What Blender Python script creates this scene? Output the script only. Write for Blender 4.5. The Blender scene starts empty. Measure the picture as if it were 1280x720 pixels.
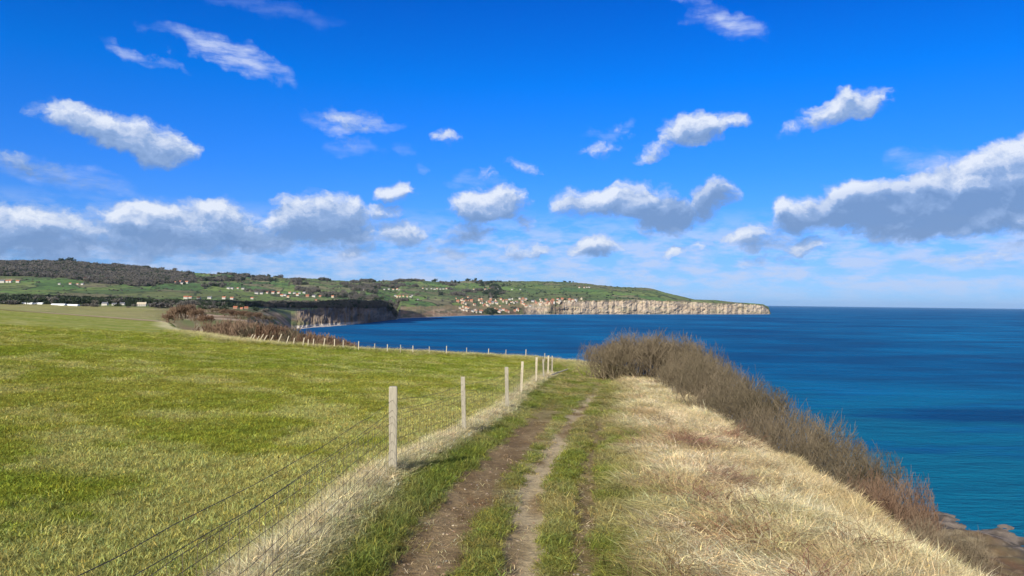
import bpy, math, random
import numpy as np
from mathutils import Matrix, Vector

rng = np.random.default_rng(7)
random.seed(7)
SC = bpy.context.scene
COL = SC.collection
EZ = 55.0                      # eye height above the sea
SEA_Z = 0.0

# ------------------------------------------------------------------ camera
F = 930.0
PITCH = math.atan(17.7 / F)
ROLL = 0.012
R3 = (Matrix.Rotation(math.pi / 2 + PITCH, 3, 'X') @ Matrix.Rotation(ROLL, 3, 'Z'))
Rn = np.array(R3)
cam_d = bpy.data.cameras.new('camera')
cam = bpy.data.objects.new('camera', cam_d)
COL.objects.link(cam)
cam.matrix_world = Matrix.Translation((0, 0, EZ)) @ R3.to_4x4()
cam_d.sensor_width = 36
cam_d.lens = 36 * F / 1280
cam_d.clip_start = 0.1
cam_d.clip_end = 200000
SC.camera = cam

def uv_of(px, py):
    """photo pixel -> slopes X/Y and Z/Y of the sight line"""
    d = Rn @ np.array([(px - 640) / F, (360 - py) / F, -1.0])
    return d[0] / d[1], d[2] / d[1]
def py_of(x, y, z):
    d = Rn.T @ np.array([x, y, z - EZ])
    return 640 + F * d[0] / -d[2], 360 - F * d[1] / -d[2]

# ------------------------------------------------------------------ noise
def _hash(ix, iy, seed):
    n = (ix.astype(np.int64) * 374761393 + iy.astype(np.int64) * 668265263 + seed * 1274126177) & 0xFFFFFFFF
    n = ((n ^ (n >> 13)) * 1274126177) & 0xFFFFFFFF
    n = ((n ^ (n >> 16)) * 2246822519) & 0xFFFFFFFF
    return ((n ^ (n >> 15)) & 0xFFFFFF) / float(0xFFFFFF)
def vnoise(x, y, seed=0):
    x = np.asarray(x, float); y = np.asarray(y, float)
    ix = np.floor(x); iy = np.floor(y); fx = x - ix; fy = y - iy
    fx = fx * fx * (3 - 2 * fx); fy = fy * fy * (3 - 2 * fy)
    a = _hash(ix, iy, seed); b = _hash(ix + 1, iy, seed); c = _hash(ix, iy + 1, seed); d = _hash(ix + 1, iy + 1, seed)
    return (a * (1 - fx) + b * fx) * (1 - fy) + (c * (1 - fx) + d * fx) * fy
def fbm(x, y, oct=4, seed=0):
    s = 0; a = .5; t = 0
    for i in range(oct):
        s = s + a * vnoise(x * 2 ** i + 17.3 * i, y * 2 ** i + 9.1 * i, seed + i); t += a; a *= .5
    return s / t                                     # 0..1
def sst(a, b, x):
    t = np.clip((x - a) / (b - a), 0, 1); return t * t * (3 - 2 * t)
def mix(a, b, t):
    t = np.asarray(t)[..., None]; return np.asarray(a) * (1 - t) + np.asarray(b) * t

# ------------------------------------------------------------------ helpers
def set_props(o, label=None, cat=None, group=None, kind=None):
    if label: o['label'] = label
    if cat: o['category'] = cat
    if group: o['group'] = group
    if kind: o['kind'] = kind
    return o
def mesh_np(name, verts, faces, mat=None, smooth=False):
    """faces: (n,3) or (n,4) int array, or a list of such arrays"""
    me = bpy.data.meshes.new(name)
    fl = faces if isinstance(faces, list) else [faces]
    fl = [np.asarray(f, np.int32) for f in fl if len(f)]
    nv = len(verts)
    me.vertices.add(nv)
    me.vertices.foreach_set('co', np.asarray(verts, np.float32).ravel())
    loops = np.concatenate([f.ravel() for f in fl])
    sizes = np.concatenate([np.full(len(f), f.shape[1], np.int32) for f in fl])
    starts = np.concatenate([[0], np.cumsum(sizes)[:-1]]).astype(np.int32)
    me.loops.add(len(loops)); me.loops.foreach_set('vertex_index', loops)
    me.polygons.add(len(sizes)); me.polygons.foreach_set('loop_start', starts); me.polygons.foreach_set('loop_total', sizes)
    me.polygons.foreach_set('use_smooth', np.full(len(sizes), smooth, bool))
    me.update(calc_edges=True); me.validate()
    if mat:
        for m in (mat if isinstance(mat, list) else [mat]): me.materials.append(m)
    return me
def add_attr(me, name, kind, data, domain='POINT'):
    a = me.attributes.new(name, kind, domain)
    key = {'FLOAT_COLOR': 'color', 'FLOAT_VECTOR': 'vector'}.get(kind, 'value')
    a.data.foreach_set(key, np.asarray(data, np.int32 if kind == 'INT' else np.float32).ravel())
def link(name, me, parent=None):
    o = bpy.data.objects.new(name, me); COL.objects.link(o)
    if parent: o.parent = parent
    return o
def empty(name, loc=(0, 0, 0), rz=0.0):
    o = bpy.data.objects.new(name, None); COL.objects.link(o); o.location = loc; o.rotation_euler = (0, 0, rz)
    o.empty_display_size = .3
    return o
def rgba(c): return np.concatenate([c, np.ones(c.shape[:-1] + (1,))], -1)
def segs_mesh(p0, p1, r0, r1, sides=3):
    """prisms between point pairs -> verts, faces (quads)"""
    p0 = np.asarray(p0, float); p1 = np.asarray(p1, float); n = len(p0)
    r0 = np.broadcast_to(r0, n); r1 = np.broadcast_to(r1, n)
    d = p1 - p0; d /= np.linalg.norm(d, axis=1, keepdims=True) + 1e-9
    ref = np.where(np.abs(d[:, 2:3]) > .9, [[1., 0, 0]], [[0, 0, 1.]])
    a = np.cross(d, ref); a /= np.linalg.norm(a, axis=1, keepdims=True) + 1e-9
    b = np.cross(d, a)
    V = []
    for p, r in ((p0, r0), (p1, r1)):
        for k in range(sides):
            t = 2 * math.pi * k / sides
            V.append(p + (a * math.cos(t) + b * math.sin(t)) * r[:, None])
    V = np.stack(V, 1)                                   # n,2s,3
    base = (np.arange(n) * 2 * sides)[:, None]
    Fq = [np.concatenate([base + k, base + (k + 1) % sides, base + sides + (k + 1) % sides, base + sides + k], 1) for k in range(sides)]
    return V.reshape(-1, 3), np.concatenate(Fq)
def box_vf(x0, x1, y0, y1, z0, z1):
    v = [(x, y, z) for z in (z0, z1) for x, y in ((x0, y0), (x1, y0), (x1, y1), (x0, y1))]
    f = [(3, 2, 1, 0), (4, 5, 6, 7), (0, 1, 5, 4), (1, 2, 6, 5), (2, 3, 7, 6), (3, 0, 4, 7)]
    return np.array(v, float), np.array(f)
def merge(parts):
    V = []; Fs = {}; off = 0
    for v, f in parts:
        V.append(v)
        for ff in (f if isinstance(f, list) else [f]):
            ff = np.asarray(ff)
            Fs.setdefault(ff.shape[1], []).append(ff + off)
        off += len(v)
    return np.concatenate(V), [np.concatenate(x) for x in Fs.values()]

# ------------------------------------------------------------------ node materials
def new_mat(name):
    m = bpy.data.materials.new(name); m.use_nodes = True
    nt = m.node_tree; nt.nodes.clear()
    return m, nt, nt.nodes.new, nt.links.new
def simple_mat(name, col, rough=.85, var=.25, scale=6.0, stretch=(1, 1, 1), bump=0.0, spec=.2):
    m, nt, N, L = new_mat(name)
    out = N('ShaderNodeOutputMaterial'); b = N('ShaderNodeBsdfPrincipled')
    tc = N('ShaderNodeTexCoord'); mp = N('ShaderNodeMapping'); mp.inputs['Scale'].default_value = stretch
    no = N('ShaderNodeTexNoise'); no.inputs['Scale'].default_value = scale; no.inputs['Detail'].default_value = 6
    no.inputs['Roughness'].default_value = .65
    L(tc.outputs['Object'], mp.inputs[0]); L(mp.outputs[0], no.inputs['Vector'])
    mx = N('ShaderNodeMix'); mx.data_type = 'RGBA'
    mx.inputs['A'].default_value = tuple(c * (1 - var) for c in col) + (1,)
    mx.inputs['B'].default_value = tuple(min(1, c * (1 + var)) for c in col) + (1,)
    L(no.outputs[0], mx.inputs['Factor']); L(mx.outputs['Result'], b.inputs['Base Color'])
    b.inputs['Roughness'].default_value = rough; b.inputs['Specular IOR Level'].default_value = spec
    if bump:
        bp = N('ShaderNodeBump'); bp.inputs['Strength'].default_value = bump; bp.inputs['Distance'].default_value = .01
        L(no.outputs[0], bp.inputs['Height']); L(bp.outputs[0], b.inputs['Normal'])
    L(b.outputs[0], out.inputs[0])
    return m
def land_mat(name, fine, coarse, bump_dist, var=.35):
    """vertex albedo modulated with world-space noise at two scales"""
    m, nt, N, L = new_mat(name)
    out = N('ShaderNodeOutputMaterial'); b = N('ShaderNodeBsdfPrincipled')
    at = N('ShaderNodeAttribute'); at.attribute_name = 'albedo'
    tc = N('ShaderNodeTexCoord')
    n1 = N('ShaderNodeTexNoise'); n1.inputs['Scale'].default_value = fine; n1.inputs['Detail'].default_value = 8; n1.inputs['Roughness'].default_value = .7
    n2 = N('ShaderNodeTexNoise'); n2.inputs['Scale'].default_value = coarse; n2.inputs['Detail'].default_value = 5
    for n in (n1, n2): L(tc.outputs['Object'], n.inputs['Vector'])
    r1 = N('ShaderNodeMapRange'); r1.inputs[1].default_value = .3; r1.inputs[2].default_value = .7
    r1.inputs[3].default_value = 1 - var; r1.inputs[4].default_value = 1 + var
    L(n1.outputs[0], r1.inputs[0])
    r2 = N('ShaderNodeMapRange'); r2.inputs[1].default_value = .3; r2.inputs[2].default_value = .7
    r2.inputs[3].default_value = 1 - var * .5; r2.inputs[4].default_value = 1 + var * .5
    L(n2.outputs[0], r2.inputs[0])
    mu = N('ShaderNodeMath'); mu.operation = 'MULTIPLY'; L(r1.outputs[0], mu.inputs[0]); L(r2.outputs[0], mu.inputs[1])
    vm = N('ShaderNodeVectorMath'); vm.operation = 'SCALE'; L(at.outputs['Color'], vm.inputs[0]); L(mu.outputs[0], vm.inputs['Scale'])
    L(vm.outputs[0], b.inputs['Base Color'])
    b.inputs['Roughness'].default_value = .95; b.inputs['Specular IOR Level'].default_value = .1
    bp = N('ShaderNodeBump'); bp.inputs['Strength'].default_value = 1; bp.inputs['Distance'].default_value = bump_dist
    L(n1.outputs[0], bp.inputs['Height']); L(bp.outputs[0], b.inputs['Normal'])
    L(b.outputs[0], out.inputs[0])
    return m
def blade_mat(name, translucent=.35):
    m, nt, N, L = new_mat(name)
    out = N('ShaderNodeOutputMaterial')
    at = N('ShaderNodeAttribute'); at.attribute_name = 'tint'; at.attribute_type = 'INSTANCER'
    sh = N('ShaderNodeAttribute'); sh.attribute_name = 'shade'
    vm = N('ShaderNodeVectorMath'); vm.operation = 'MULTIPLY'
    L(at.outputs['Color'], vm.inputs[0]); L(sh.outputs['Color'], vm.inputs[1])
    d = N('ShaderNodeBsdfDiffuse'); t = N('ShaderNodeBsdfTranslucent'); mx = N('ShaderNodeMixShader')
    mx.inputs[0].default_value = translucent
    L(vm.outputs[0], d.inputs[0]); L(vm.outputs[0], t.inputs[0])
    L(d.outputs[0], mx.inputs[1]); L(t.outputs[0], mx.inputs[2])
    L(mx.outputs[0], out.inputs[0])
    return m

# ------------------------------------------------------------------ near land
POST = [(-1.6, 1.5), (-1.51, 9.65), (-.90, 14.6), (-.09, 20.0), (.36, 26.0), (1.08, 32.0), (1.62, 37.0), (2.02, 41.0), (2.50, 45.5)]
def x_fence(y): return np.interp(y, [p[1] for p in POST], [p[0] for p in POST]) + np.where(y < 1.5, (1.5 - y) * -.03, 0)
LEFT_RUT = ([0, 5.8, 10, 17.3, 29, 45, 60], [-1.25, -.78, -.38, .56, 2.1, 4.4, 6.0])
MID_RUT = ([0, 6.0, 10.3, 17.8, 31, 45, 60], [-.3, .07, .33, 1.37, 3.5, 5.6, 6.9])
RIGHT_RUT = ([0, 6.1, 10.5, 18.3, 31, 45, 60], [.2, .58, 1.07, 2.16, 4.1, 6.2, 7.4])
VERGE = ([0, 5, 6.2, 11, 17, 32, 42, 50, 60], [.6, .95, 1.1, 1.95, 2.65, 4.8, 6.4, 8.3, 11])
EDGE = np.array([(-2500, 3), (-300, -6000), (0, -300), (2.5, -80), (3.4, -10), (3.7, 3), (3.85, 7), (4.1, 12.6), (5.7, 23), (7.0, 35), (9.2, 45), (9.3, 60), (8.2, 71),
                 (4, 79), (1, 82), (-5, 76), (-11, 71.5), (-16, 69), (-23, 68), (-28, 73), (-34, 86), (-46.5, 108), (-75, 165), (-118, 256), (-165, 350),
                 (-290, 600), (-420, 850), (-1500, 1000), (-6000, 1500), (-6000, -6000)], float)[2:]
EDGE = np.vstack([EDGE, [[-300, -6000]]])
def plane_z(x, y): return EZ - 1.9 - .056 * x - .0518 * y
def edge_dist(x, y):
    """signed distance to the cliff edge (positive seaward) and the nearest edge point"""
    best = np.full(x.shape, 1e18); nx = np.zeros_like(x); ny = np.zeros_like(x); inside = np.zeros(x.shape, bool)
    n = len(EDGE)
    for i in range(n):
        ax, ay = EDGE[i]; bx, by = EDGE[(i + 1) % n]
        dx, dy = bx - ax, by - ay
        t = np.clip(((x - ax) * dx + (y - ay) * dy) / (dx * dx + dy * dy), 0, 1)
        qx = ax + t * dx; qy = ay + t * dy
        d = (x - qx) ** 2 + (y - qy) ** 2
        m = d < best
        best = np.where(m, d, best); nx = np.where(m, qx, nx); ny = np.where(m, qy, ny)
        c = ((ay > y) != (by > y)) & (x < (bx - ax) * (y - ay) / ((by - ay) if by != ay else 1e-9) + ax)
        inside ^= c
    s = np.sqrt(best)
    return np.where(inside, -s, s), nx, ny
def rut_masks(x, y):
    w = .25 * (fbm(x * 2.2, y * 1.1, 3, 40) - .5)
    wf = .5 * (fbm(x * 5, y * 3.0, 3, 41) - .5)
    def one(curve, half, fade0, fade1):
        d = np.abs(x + w * .6 - np.interp(y, *curve)) / half
        return np.clip((1.25 - d) / .6 + wf * 2.4, 0, 1) * (1 - sst(fade0, fade1, y)), d
    a, da = one(LEFT_RUT, .35, 15, 29)
    b, db = one(MID_RUT, .21, 22, 40)
    c, dc = one(RIGHT_RUT, .17, 10, 36)
    c = c * .85
    return a, b, c, da, db, dc
def near_all(x, y):
    """height, albedo and zone masks of the near land"""
    x = np.asarray(x, float); y = np.asarray(y, float)
    s, nx, ny = edge_dist(x, y)
    wob = (fbm(x / 3.1, y / 3.1, 3, 3) - .5) * 1.4 + (fbm(x * .9, y * .9, 2, 4) - .5) * .5
    far = np.hypot(x, y)
    s = s + wob * sst(0, 12, far) * np.where(far < 400, 1, 0)
    out = s > 0
    bx = np.where(out, nx, x); by = np.where(out, ny, y)
    z = plane_z(bx, by)
    z += .55 * (fbm(x / 26, y / 26, 3, 9) - .5) * sst(8, 40, far) + .10 * (fbm(x / 3, y / 3, 3, 10) - .5)
    z += 1.2 * sst(-60, -160, x) * (fbm(x / 70, y / 70, 2, 12) - .3)
    so = np.maximum(s, 0)
    drop = np.interp(so, [0, .6, 6, 14, 60, 100, 180, 260, 900], [0, .2, 5.9, 12.6, 33, 41.5, 51.5, 60, 80])
    rough = sst(0, 6, so)
    z -= drop
    z += rough * ((fbm(x / 9, y / 9, 4, 13) - .5) * 4.2 + (fbm(x / 1.6, y / 1.6, 3, 14) - .5) * .9)
    a, b, c, da, db, dc = rut_masks(x, y)
    xf = x_fence(y); inland = s < 0
    rightside = (x > xf)
    z -= (.055 * np.exp(-(da / 1.2) ** 2) + .07 * np.exp(-(db / 1.2) ** 2) + .04 * np.exp(-(dc / 1.2) ** 2)) * (1 - sst(30, 60, y)) * inland
    xv = np.interp(y, *VERGE)
    deadraw = dead = sst(-.35, .45, x - xv + (fbm(x * .8, y * .8, 3, 20) - .5) * 1.5) * np.where(y < 58, 1, 0) * np.where(y > -60, 1, 0)
    z += dead * ((fbm(x * 1.3, y * 1.3, 3, 21) - .5) * .26 + .05)
    strip = np.exp(-((x - xf + .08 + .16 * sst(12, 5, y)) / (.24 + .02 * sst(12, 5, y))) ** 2) * (y < 47)
    z += strip * .07
    soil_fine = fbm(x * 7, y * 7, 3, 30)
    z += (soil_fine - .5) * .02 * sst(60, 15, far)
    # ---- albedo
    n1 = fbm(x / 5, y / 9, 4, 50); n2 = fbm(x / 1.1, y / 1.6, 4, 51); n3 = fbm(x / 28, y / 14, 3, 52)
    g = mix([.205, .235, .030], [.265, .265, .046], sst(.3, .72, n1))
    g = mix(g, [.165, .205, .030], sst(.5, .75, n3) * .35)
    n4 = fbm(x * 4.5, y * 4.5, 3, 53)
    straw = sst(.50, .74, .25 * (n4 - .5) + n2 + .30 * np.exp(-((x - xf) / 2.4) ** 2) * (y < 50) + .10 * sst(30, 8, far))
    g = mix(g, [.52, .46, .20], straw * .42)
    # field tramlines: faint paler wheelings along the slope
    g = mix(g, [.34, .33, .12], .35 * np.exp(-((np.mod(y + .25 * x + 2 * n3, 23) - 11) / .8) ** 2) * (y > 30))
    # further strip fields beyond the green one
    q = y + .30 * (x + 118)
    b1 = sst(248, 256, q); g = mix(g, [.20, .16, .055], b1 * .9)
    b2 = sst(268, 276, q); g = mix(g, [.36, .27, .15], b2)
    b3 = sst(352, 362, q + 6 * n1); g = mix(g, [.27, .26, .09], b3)
    b4 = sst(430, 440, q); g = mix(g, [.09, .085, .035], b4 * (1 - sst(446, 452, q)))
    # path verges
    v = mix([.205, .225, .045], [.36, .31, .125], sst(.40, .65, n2 * .6 + n1 * .4))
    v = mix(v, [.24, .19, .085], sst(.5, .8, fbm(x * 1.7, y * .6, 3, 55)) * .45)
    pm = (rightside & inland).astype(float) * sst(-.15, .25, x - xf) * np.where(y < 75, 1, 0)
    alb = mix(g, v, pm)
    soil = mix([.180, .118, .055], [.265, .185, .092], sst(.35, .7, fbm(x * 3, y * 2, 4, 60)))
    pale = mix(soil, [.50, .39, .23], sst(.25, .6, fbm(x * 2.5, y * .9, 3, 61)) * .85)
    bare = np.maximum(np.maximum(a, b), c) * inland * rightside
    alb = mix(alb, soil, np.maximum(a, c) * pm)
    alb = mix(alb, pale, b * pm * .95)
    alb = mix(alb, [.66, .57, .36], np.clip(strip, 0, 1) * .85 * inland)
    dd = mix([.52, .41, .22], [.72, .61, .38], sst(.35, .65, n2))
    bk = sst(.50, .70, fbm(x * .8 + 3, y * .5, 4, 66) * .8 - .02 + .30 * np.exp(-((x - xv - 1.2) / .8) ** 2 - ((y - 11.8) / 4.5) ** 2))
    dd = mix(dd, [.38, .25, .155], bk * .75)
    ol = sst(.56, .74, fbm(x * .8, y * .8, 3, 67)); dd = mix(dd, [.42, .38, .16], ol * .4)
    alb = mix(alb, dd, dead * (s < 4))
    lip = sst(-5.0, -.8, s + (n2 - .5) * 4) * (y > 50) * inland * (x > -140)
    alb = mix(alb, [.60, .52, .29], lip * .75)
    sc = mix([.17, .115, .065], [.12, .11, .05], fbm(x / 6, y / 6, 3, 70))
    sc = mix(sc, [.36, .29, .17], sst(.55, .7, fbm(x / 3, y / 3, 4, 71)) * .55)
    alb = mix(alb, sc, sst(.9, 3.0, s))
    low = sst(22, 8, z) * sst(.35, .65, fbm(x / 7, y / 11, 4, 74))
    alb = mix(alb, [.17, .085, .04], low * out * .7)
    rock = mix([.06, .05, .04], [.24, .19, .14], sst(.3, .7, fbm(x / 2.5, y / 2.5, 4, 72)))
    alb = mix(alb, rock, sst(3.0, 1.2, z + (fbm(x / 5, y / 5, 2, 73) - .5) * 2) * out)
    return dict(z=z, alb=alb, s=s, bare=bare, dead=dead * inland, strip=strip, pm=pm, bk=bk, straw=straw, lip=lip, n1=n1, n2=n2, a=a, b=b, c=c)
def gz(x, y): return float(near_all(np.array([x]), np.array([y]))['z'][0])

def build_ground():
    az = np.concatenate([np.arange(-180, -44, 3.0), np.arange(-44, 44, .13), np.arange(44, 180, 3.0)])
    az = np.radians(az)
    r = np.concatenate([[.05, .5, 1, 1.8, 2.6], 3.2 * (1300 / 3.2) ** (np.linspace(0, 1, 640) ** 1.0)])
    A, Rr = np.meshgrid(az, r)
    X = Rr * np.sin(A); Y = Rr * np.cos(A)
    d = near_all(X.ravel(), Y.ravel())
    V = np.stack([X.ravel(), Y.ravel(), d['z']], 1)
    nr, na = len(r), len(az)
    i = np.arange((nr - 1))[:, None] * na; j = np.arange(na)[None, :]
    j2 = (j + 1) % na
    Q = np.stack([i + j, i + j2, i + na + j2, i + na + j], -1).reshape(-1, 4)
    # leave out the faces that lie deep under the sea
    keep = (V[Q, 2].max(1) > -6)
    me = mesh_np('ground', V, Q[keep], land_mat('near_land', 11.0, .7, .045), True)
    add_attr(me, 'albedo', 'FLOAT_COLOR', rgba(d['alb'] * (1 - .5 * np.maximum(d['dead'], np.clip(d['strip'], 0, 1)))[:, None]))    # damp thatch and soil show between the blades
    o = link('ground', me); set_props(o, kind='structure')
build_ground()

# ------------------------------------------------------------------ far coast
# columns: photo x, waterline y (or None and absolute distances), then (distance, photo y) knots from shore to ridge
def W(px, wl, ks, ridge, back=-60):
    u, v = uv_of(px, wl); Yw = EZ / -v
    rows = [(Yw - 150, -25.0), (Yw, -.5)]
    for dy, py in ks:
        Yk = Yw + dy; rows.append((Yk, EZ + uv_of(px, py)[1] * Yk))
    Yk = Yw + ridge[0]; rows.append((Yk, EZ + uv_of(px, ridge[1])[1] * Yk))
    rows.append((Yk + 1500, back if back is not None else rows[-1][1] - 60))
    return px, rows
def A(px, ks, back=None):
    rows = [(Yk, EZ + uv_of(px, py)[1] * Yk) for Yk, py in ks]
    rows.append((rows[-1][0] + 1800, rows[-1][1] - 70)); return px, rows
TAB = [
    A(-500, [(300, 402), (600, 384), (950, 380), (1200, 370), (1800, 362), (2500, 350), (3900, 330)]),
    A(0, [(300, 404), (600, 386.5), (950, 380.5), (1200, 373), (1800, 363), (2500, 351), (3900, 328)]),
    A(60, [(300, 404), (600, 387), (950, 381.5), (1200, 374), (1800, 364), (2550, 352), (3900, 328)]),
    A(100, [(300, 408), (600, 388.5), (950, 382.5), (1200, 375.5), (1800, 366), (2600, 353), (3900, 329)]),
    A(180, [(230, 418), (600, 392), (950, 385), (1230, 378), (1800, 369), (2700, 357), (3900, 335.5)]),
    A(260, [(180, 434), (450, 400), (900, 388.5), (1250, 381), (1850, 372), (2800, 361), (3900, 342)]),
    A(310, [(180, 445), (420, 406), (900, 392.5), (1250, 385), (1900, 375), (2800, 364), (4000, 345.5)]),
    A(330, [(400, 424), (900, 402), (1150, 394), (1350, 386.5), (1950, 377), (2850, 365), (4050, 346)]),
    A(345, [(700, 418), (1200, 404), (1300, 397), (1450, 387.5), (2000, 378), (2900, 366.5), (4100, 347)]),
    A(364, [(1100, 421), (1370, 410.5), (1460, 400.5), (1540, 388.5), (2070, 379), (2870, 367), (4170, 348.5)]),
    W(372, 411.6, [(90, 402), (170, 389), (700, 379), (1500, 367)], (2800, 348.5)),
    W(400, 409.3, [(90, 398), (170, 386.5), (700, 379), (1500, 367.5)], (2900, 349.5)),
    W(425, 407.2, [(70, 396), (170, 383), (600, 379), (1450, 368)], (2900, 350.5)),
    W(445, 405.4, [(50, 393), (170, 380), (500, 378), (1450, 369)], (2900, 351)),
    W(465, 403.2, [(30, 390), (120, 378.5), (300, 378), (1200, 371)], (2800, 351)),
    W(480, 401.2, [(20, 392), (70, 381), (250, 381.5), (1100, 374)], (2700, 351)),
    W(490, 400.0, [(15, 395), (40, 389), (300, 392), (1000, 378)], (2700, 351)),
    W(496, 399.5, [(10, 398), (20, 397.5), (300, 396), (1000, 379)], (2700, 350.8)),
    W(501, 398.0, [(80, 390), (200, 385), (350, 380.5), (700, 374)], (2500, 350.5)),
    W(525, 397.2, [(80, 389.5), (200, 384.5), (350, 380), (700, 374)], (2450, 350.8)),
    W(560, 395.6, [(80, 388.5), (230, 383), (350, 378), (700, 371)], (2300, 352)),
    W(600, 394.3, [(70, 390), (230, 384), (400, 377), (700, 371)], (2200, 351.5)),
    W(650, 393.5, [(60, 388), (200, 382), (330, 377), (700, 370)], (2000, 351.8)),
    W(675, 393.2, [(40, 386), (120, 379.5), (250, 376.5), (700, 369)], (1900, 352)),
    W(706, 393.0, [(25, 384), (60, 376.0), (200, 375), (650, 367)], (1700, 352.2)),
    W(762, 392.9, [(20, 384), (50, 374.8), (200, 374), (600, 367)], (1450, 356.8), -60),
    W(810, 392.9, [(20, 384), (50, 374.6), (180, 374), (500, 368)], (1200, 360), -60),
    W(832, 392.9, [(20, 385), (50, 375.5), (150, 375), (450, 370)], (900, 366), -60),
    W(850, 392.9, [(20, 385), (50, 376.2), (150, 375.8), (350, 373)], (700, 370.5), -60),
    W(868, 392.9, [(20, 385), (50, 376.8), (120, 376.5), (250, 376)], (450, 374.6), -60),
    W(896, 392.9, [(20, 386), (45, 378), (110, 377.5), (200, 376.5)], (350, 374.8), -60),
    W(917, 392.9, [(20, 386), (45, 379), (100, 378.7), (180, 378.3)], (260, 377.5), -60),
    W(940, 392.9, [(20, 387), (40, 380.5), (80, 380), (120, 379.5)], (170, 379), -60),
    W(954, 392.9, [(20, 388), (40, 381.5), (70, 381), (100, 380.6)], (140, 380.3), -60),
    W(961, 392.8, [(20, 391), (40, 387), (60, 385), (90, 384)], (120, 384), -60),
]
pxe = 965.5
TAB.append((pxe, [(y, -30.0) for y, z in TAB[-1][1]]))
TAB.append((980, [(y, -30.0) for y, z in TAB[-1][1]]))
for k, (p, rows) in enumerate(TAB): assert len(rows) == 8, (p, len(rows))
TPX = np.array([t[0] for t in TAB], float)
TY = np.array([[r[0] for r in t[1]] for t in TAB]); TZ = np.array([[r[1] for r in t[1]] for t in TAB])
ROWS = [6, 34, 26, 30, 60, 60, 70, 6]      # subdivisions per knot interval (last unused)
def build_far():
    px = np.concatenate([np.arange(-500, 0, 3.0), np.arange(0, 340, .9), np.arange(340, 980.5, .55)])
    u = np.array([uv_of(p, 380)[0] for p in px])
    KY = np.stack([np.interp(px, TPX, TY[:, k]) for k in range(8)], 1)
    KZ = np.stack([np.interp(px, TPX, TZ[:, k]) for k in range(8)], 1)
    # buttresses and gullies: the foot, the face and the lip move in and out
    gully = (fbm(px / 7, px * 0, 4, 80) - .5) * 2
    gully2 = (fbm(px / 3.2, px * 0 + 5, 3, 81) - .5) * 2
    seaside = sst(366, 376, px) * (1 - .8 * sst(494, 500, px) * sst(665, 640, px))
    for k, (g1, g2) in {1: (16, 5), 2: (20, 14), 3: (16, 10)}.items():
        KY[:, k] += (gully * g1 * 1.3 + gully2 * g2 * .5) * seaside
    KZ[:, 3] += seaside * ((fbm(px / 14, px * 0 + 2, 3, 82) - .5) * 7) * sst(964, 955, px)
    KZ[:, 6] += (fbm(px / 22, px * 0 + 2, 4, 83) - .5) * 10 * sst(900, 800, px) + (fbm(px / 3, px * 0 + 2, 3, 84) - .5) * 5 * sst(860, 780, px)
    KY = np.maximum.accumulate(KY, axis=1)
    Yr = []; Zr = []; T = []
    for k in range(7):
        n = ROWS[k]
        for i in range(n):
            t = i / n
            tz = t
            if k == 1: tz = t                                  # beach + face
            yy = KY[:, k] * (1 - t) + KY[:, k + 1] * t
            zz = KZ[:, k] * (1 - tz) + KZ[:, k + 1] * tz
            if k == 1:
                beach = sst(366, 372, px) * sst(470, 430, px)
                zb = np.interp(t, [0, .45, 1], [0, .10, 1])
                zz2 = KZ[:, 1] * (1 - zb) + KZ[:, 2] * zb
                zz = zz * (1 - beach) + zz2 * beach
            Yr.append(yy); Zr.append(zz); T.append(np.full(len(px), k + t))
    Yr.append(KY[:, 7]); Zr.append(KZ[:, 7]); T.append(np.full(len(px), 7.0))
    Y = np.array(Yr); Z = np.array(Zr); T = np.array(T); PX = np.broadcast_to(px, Y.shape)
    X = u[None, :] * Y
    inl = sst(2.6, 3.6, T) * sst(6.3, 5.6, T)
    left = sst(372, 350, PX)
    m = np.maximum(inl, left * sst(0.2, 1.5, T) * sst(6.3, 5.6, T))
    Z = Z + m * (fbm(X / 260, Y / 330, 4, 90) - .5) * np.clip(Y / 3000, .1, 1) * 26 * sst(980, 860, PX)
    Z = Z + m * (fbm(X / 35, Y / 45, 3, 91) - .5) * 4
    face = sst(1, 1.3, T) * sst(3.5, 3.0, T) * seaside[None, :]
    Z = Z + face * ((fbm(PX / 2.2, Z / 9, 3, 92) - .5) * 9) * (Z > 3)
    Yd = face * (fbm(PX / 5, Z / 16, 4, 93) - .5) * 34 + face * (fbm(PX / 1.6, Z / 9, 2, 94) - .5) * 10
    Y = Y + Yd * (Z > 1); X = u[None, :] * Y
    PY = np.empty_like(Z)
    d = np.stack([X, Y, Z - EZ], -1) @ Rn
    PY = 360 - F * d[..., 1] / -d[..., 2]
    return px, X, Y, Z, T, PX, PY
fpx, FX, FY, FZ, FT, FPX, FPY = build_far()

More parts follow.
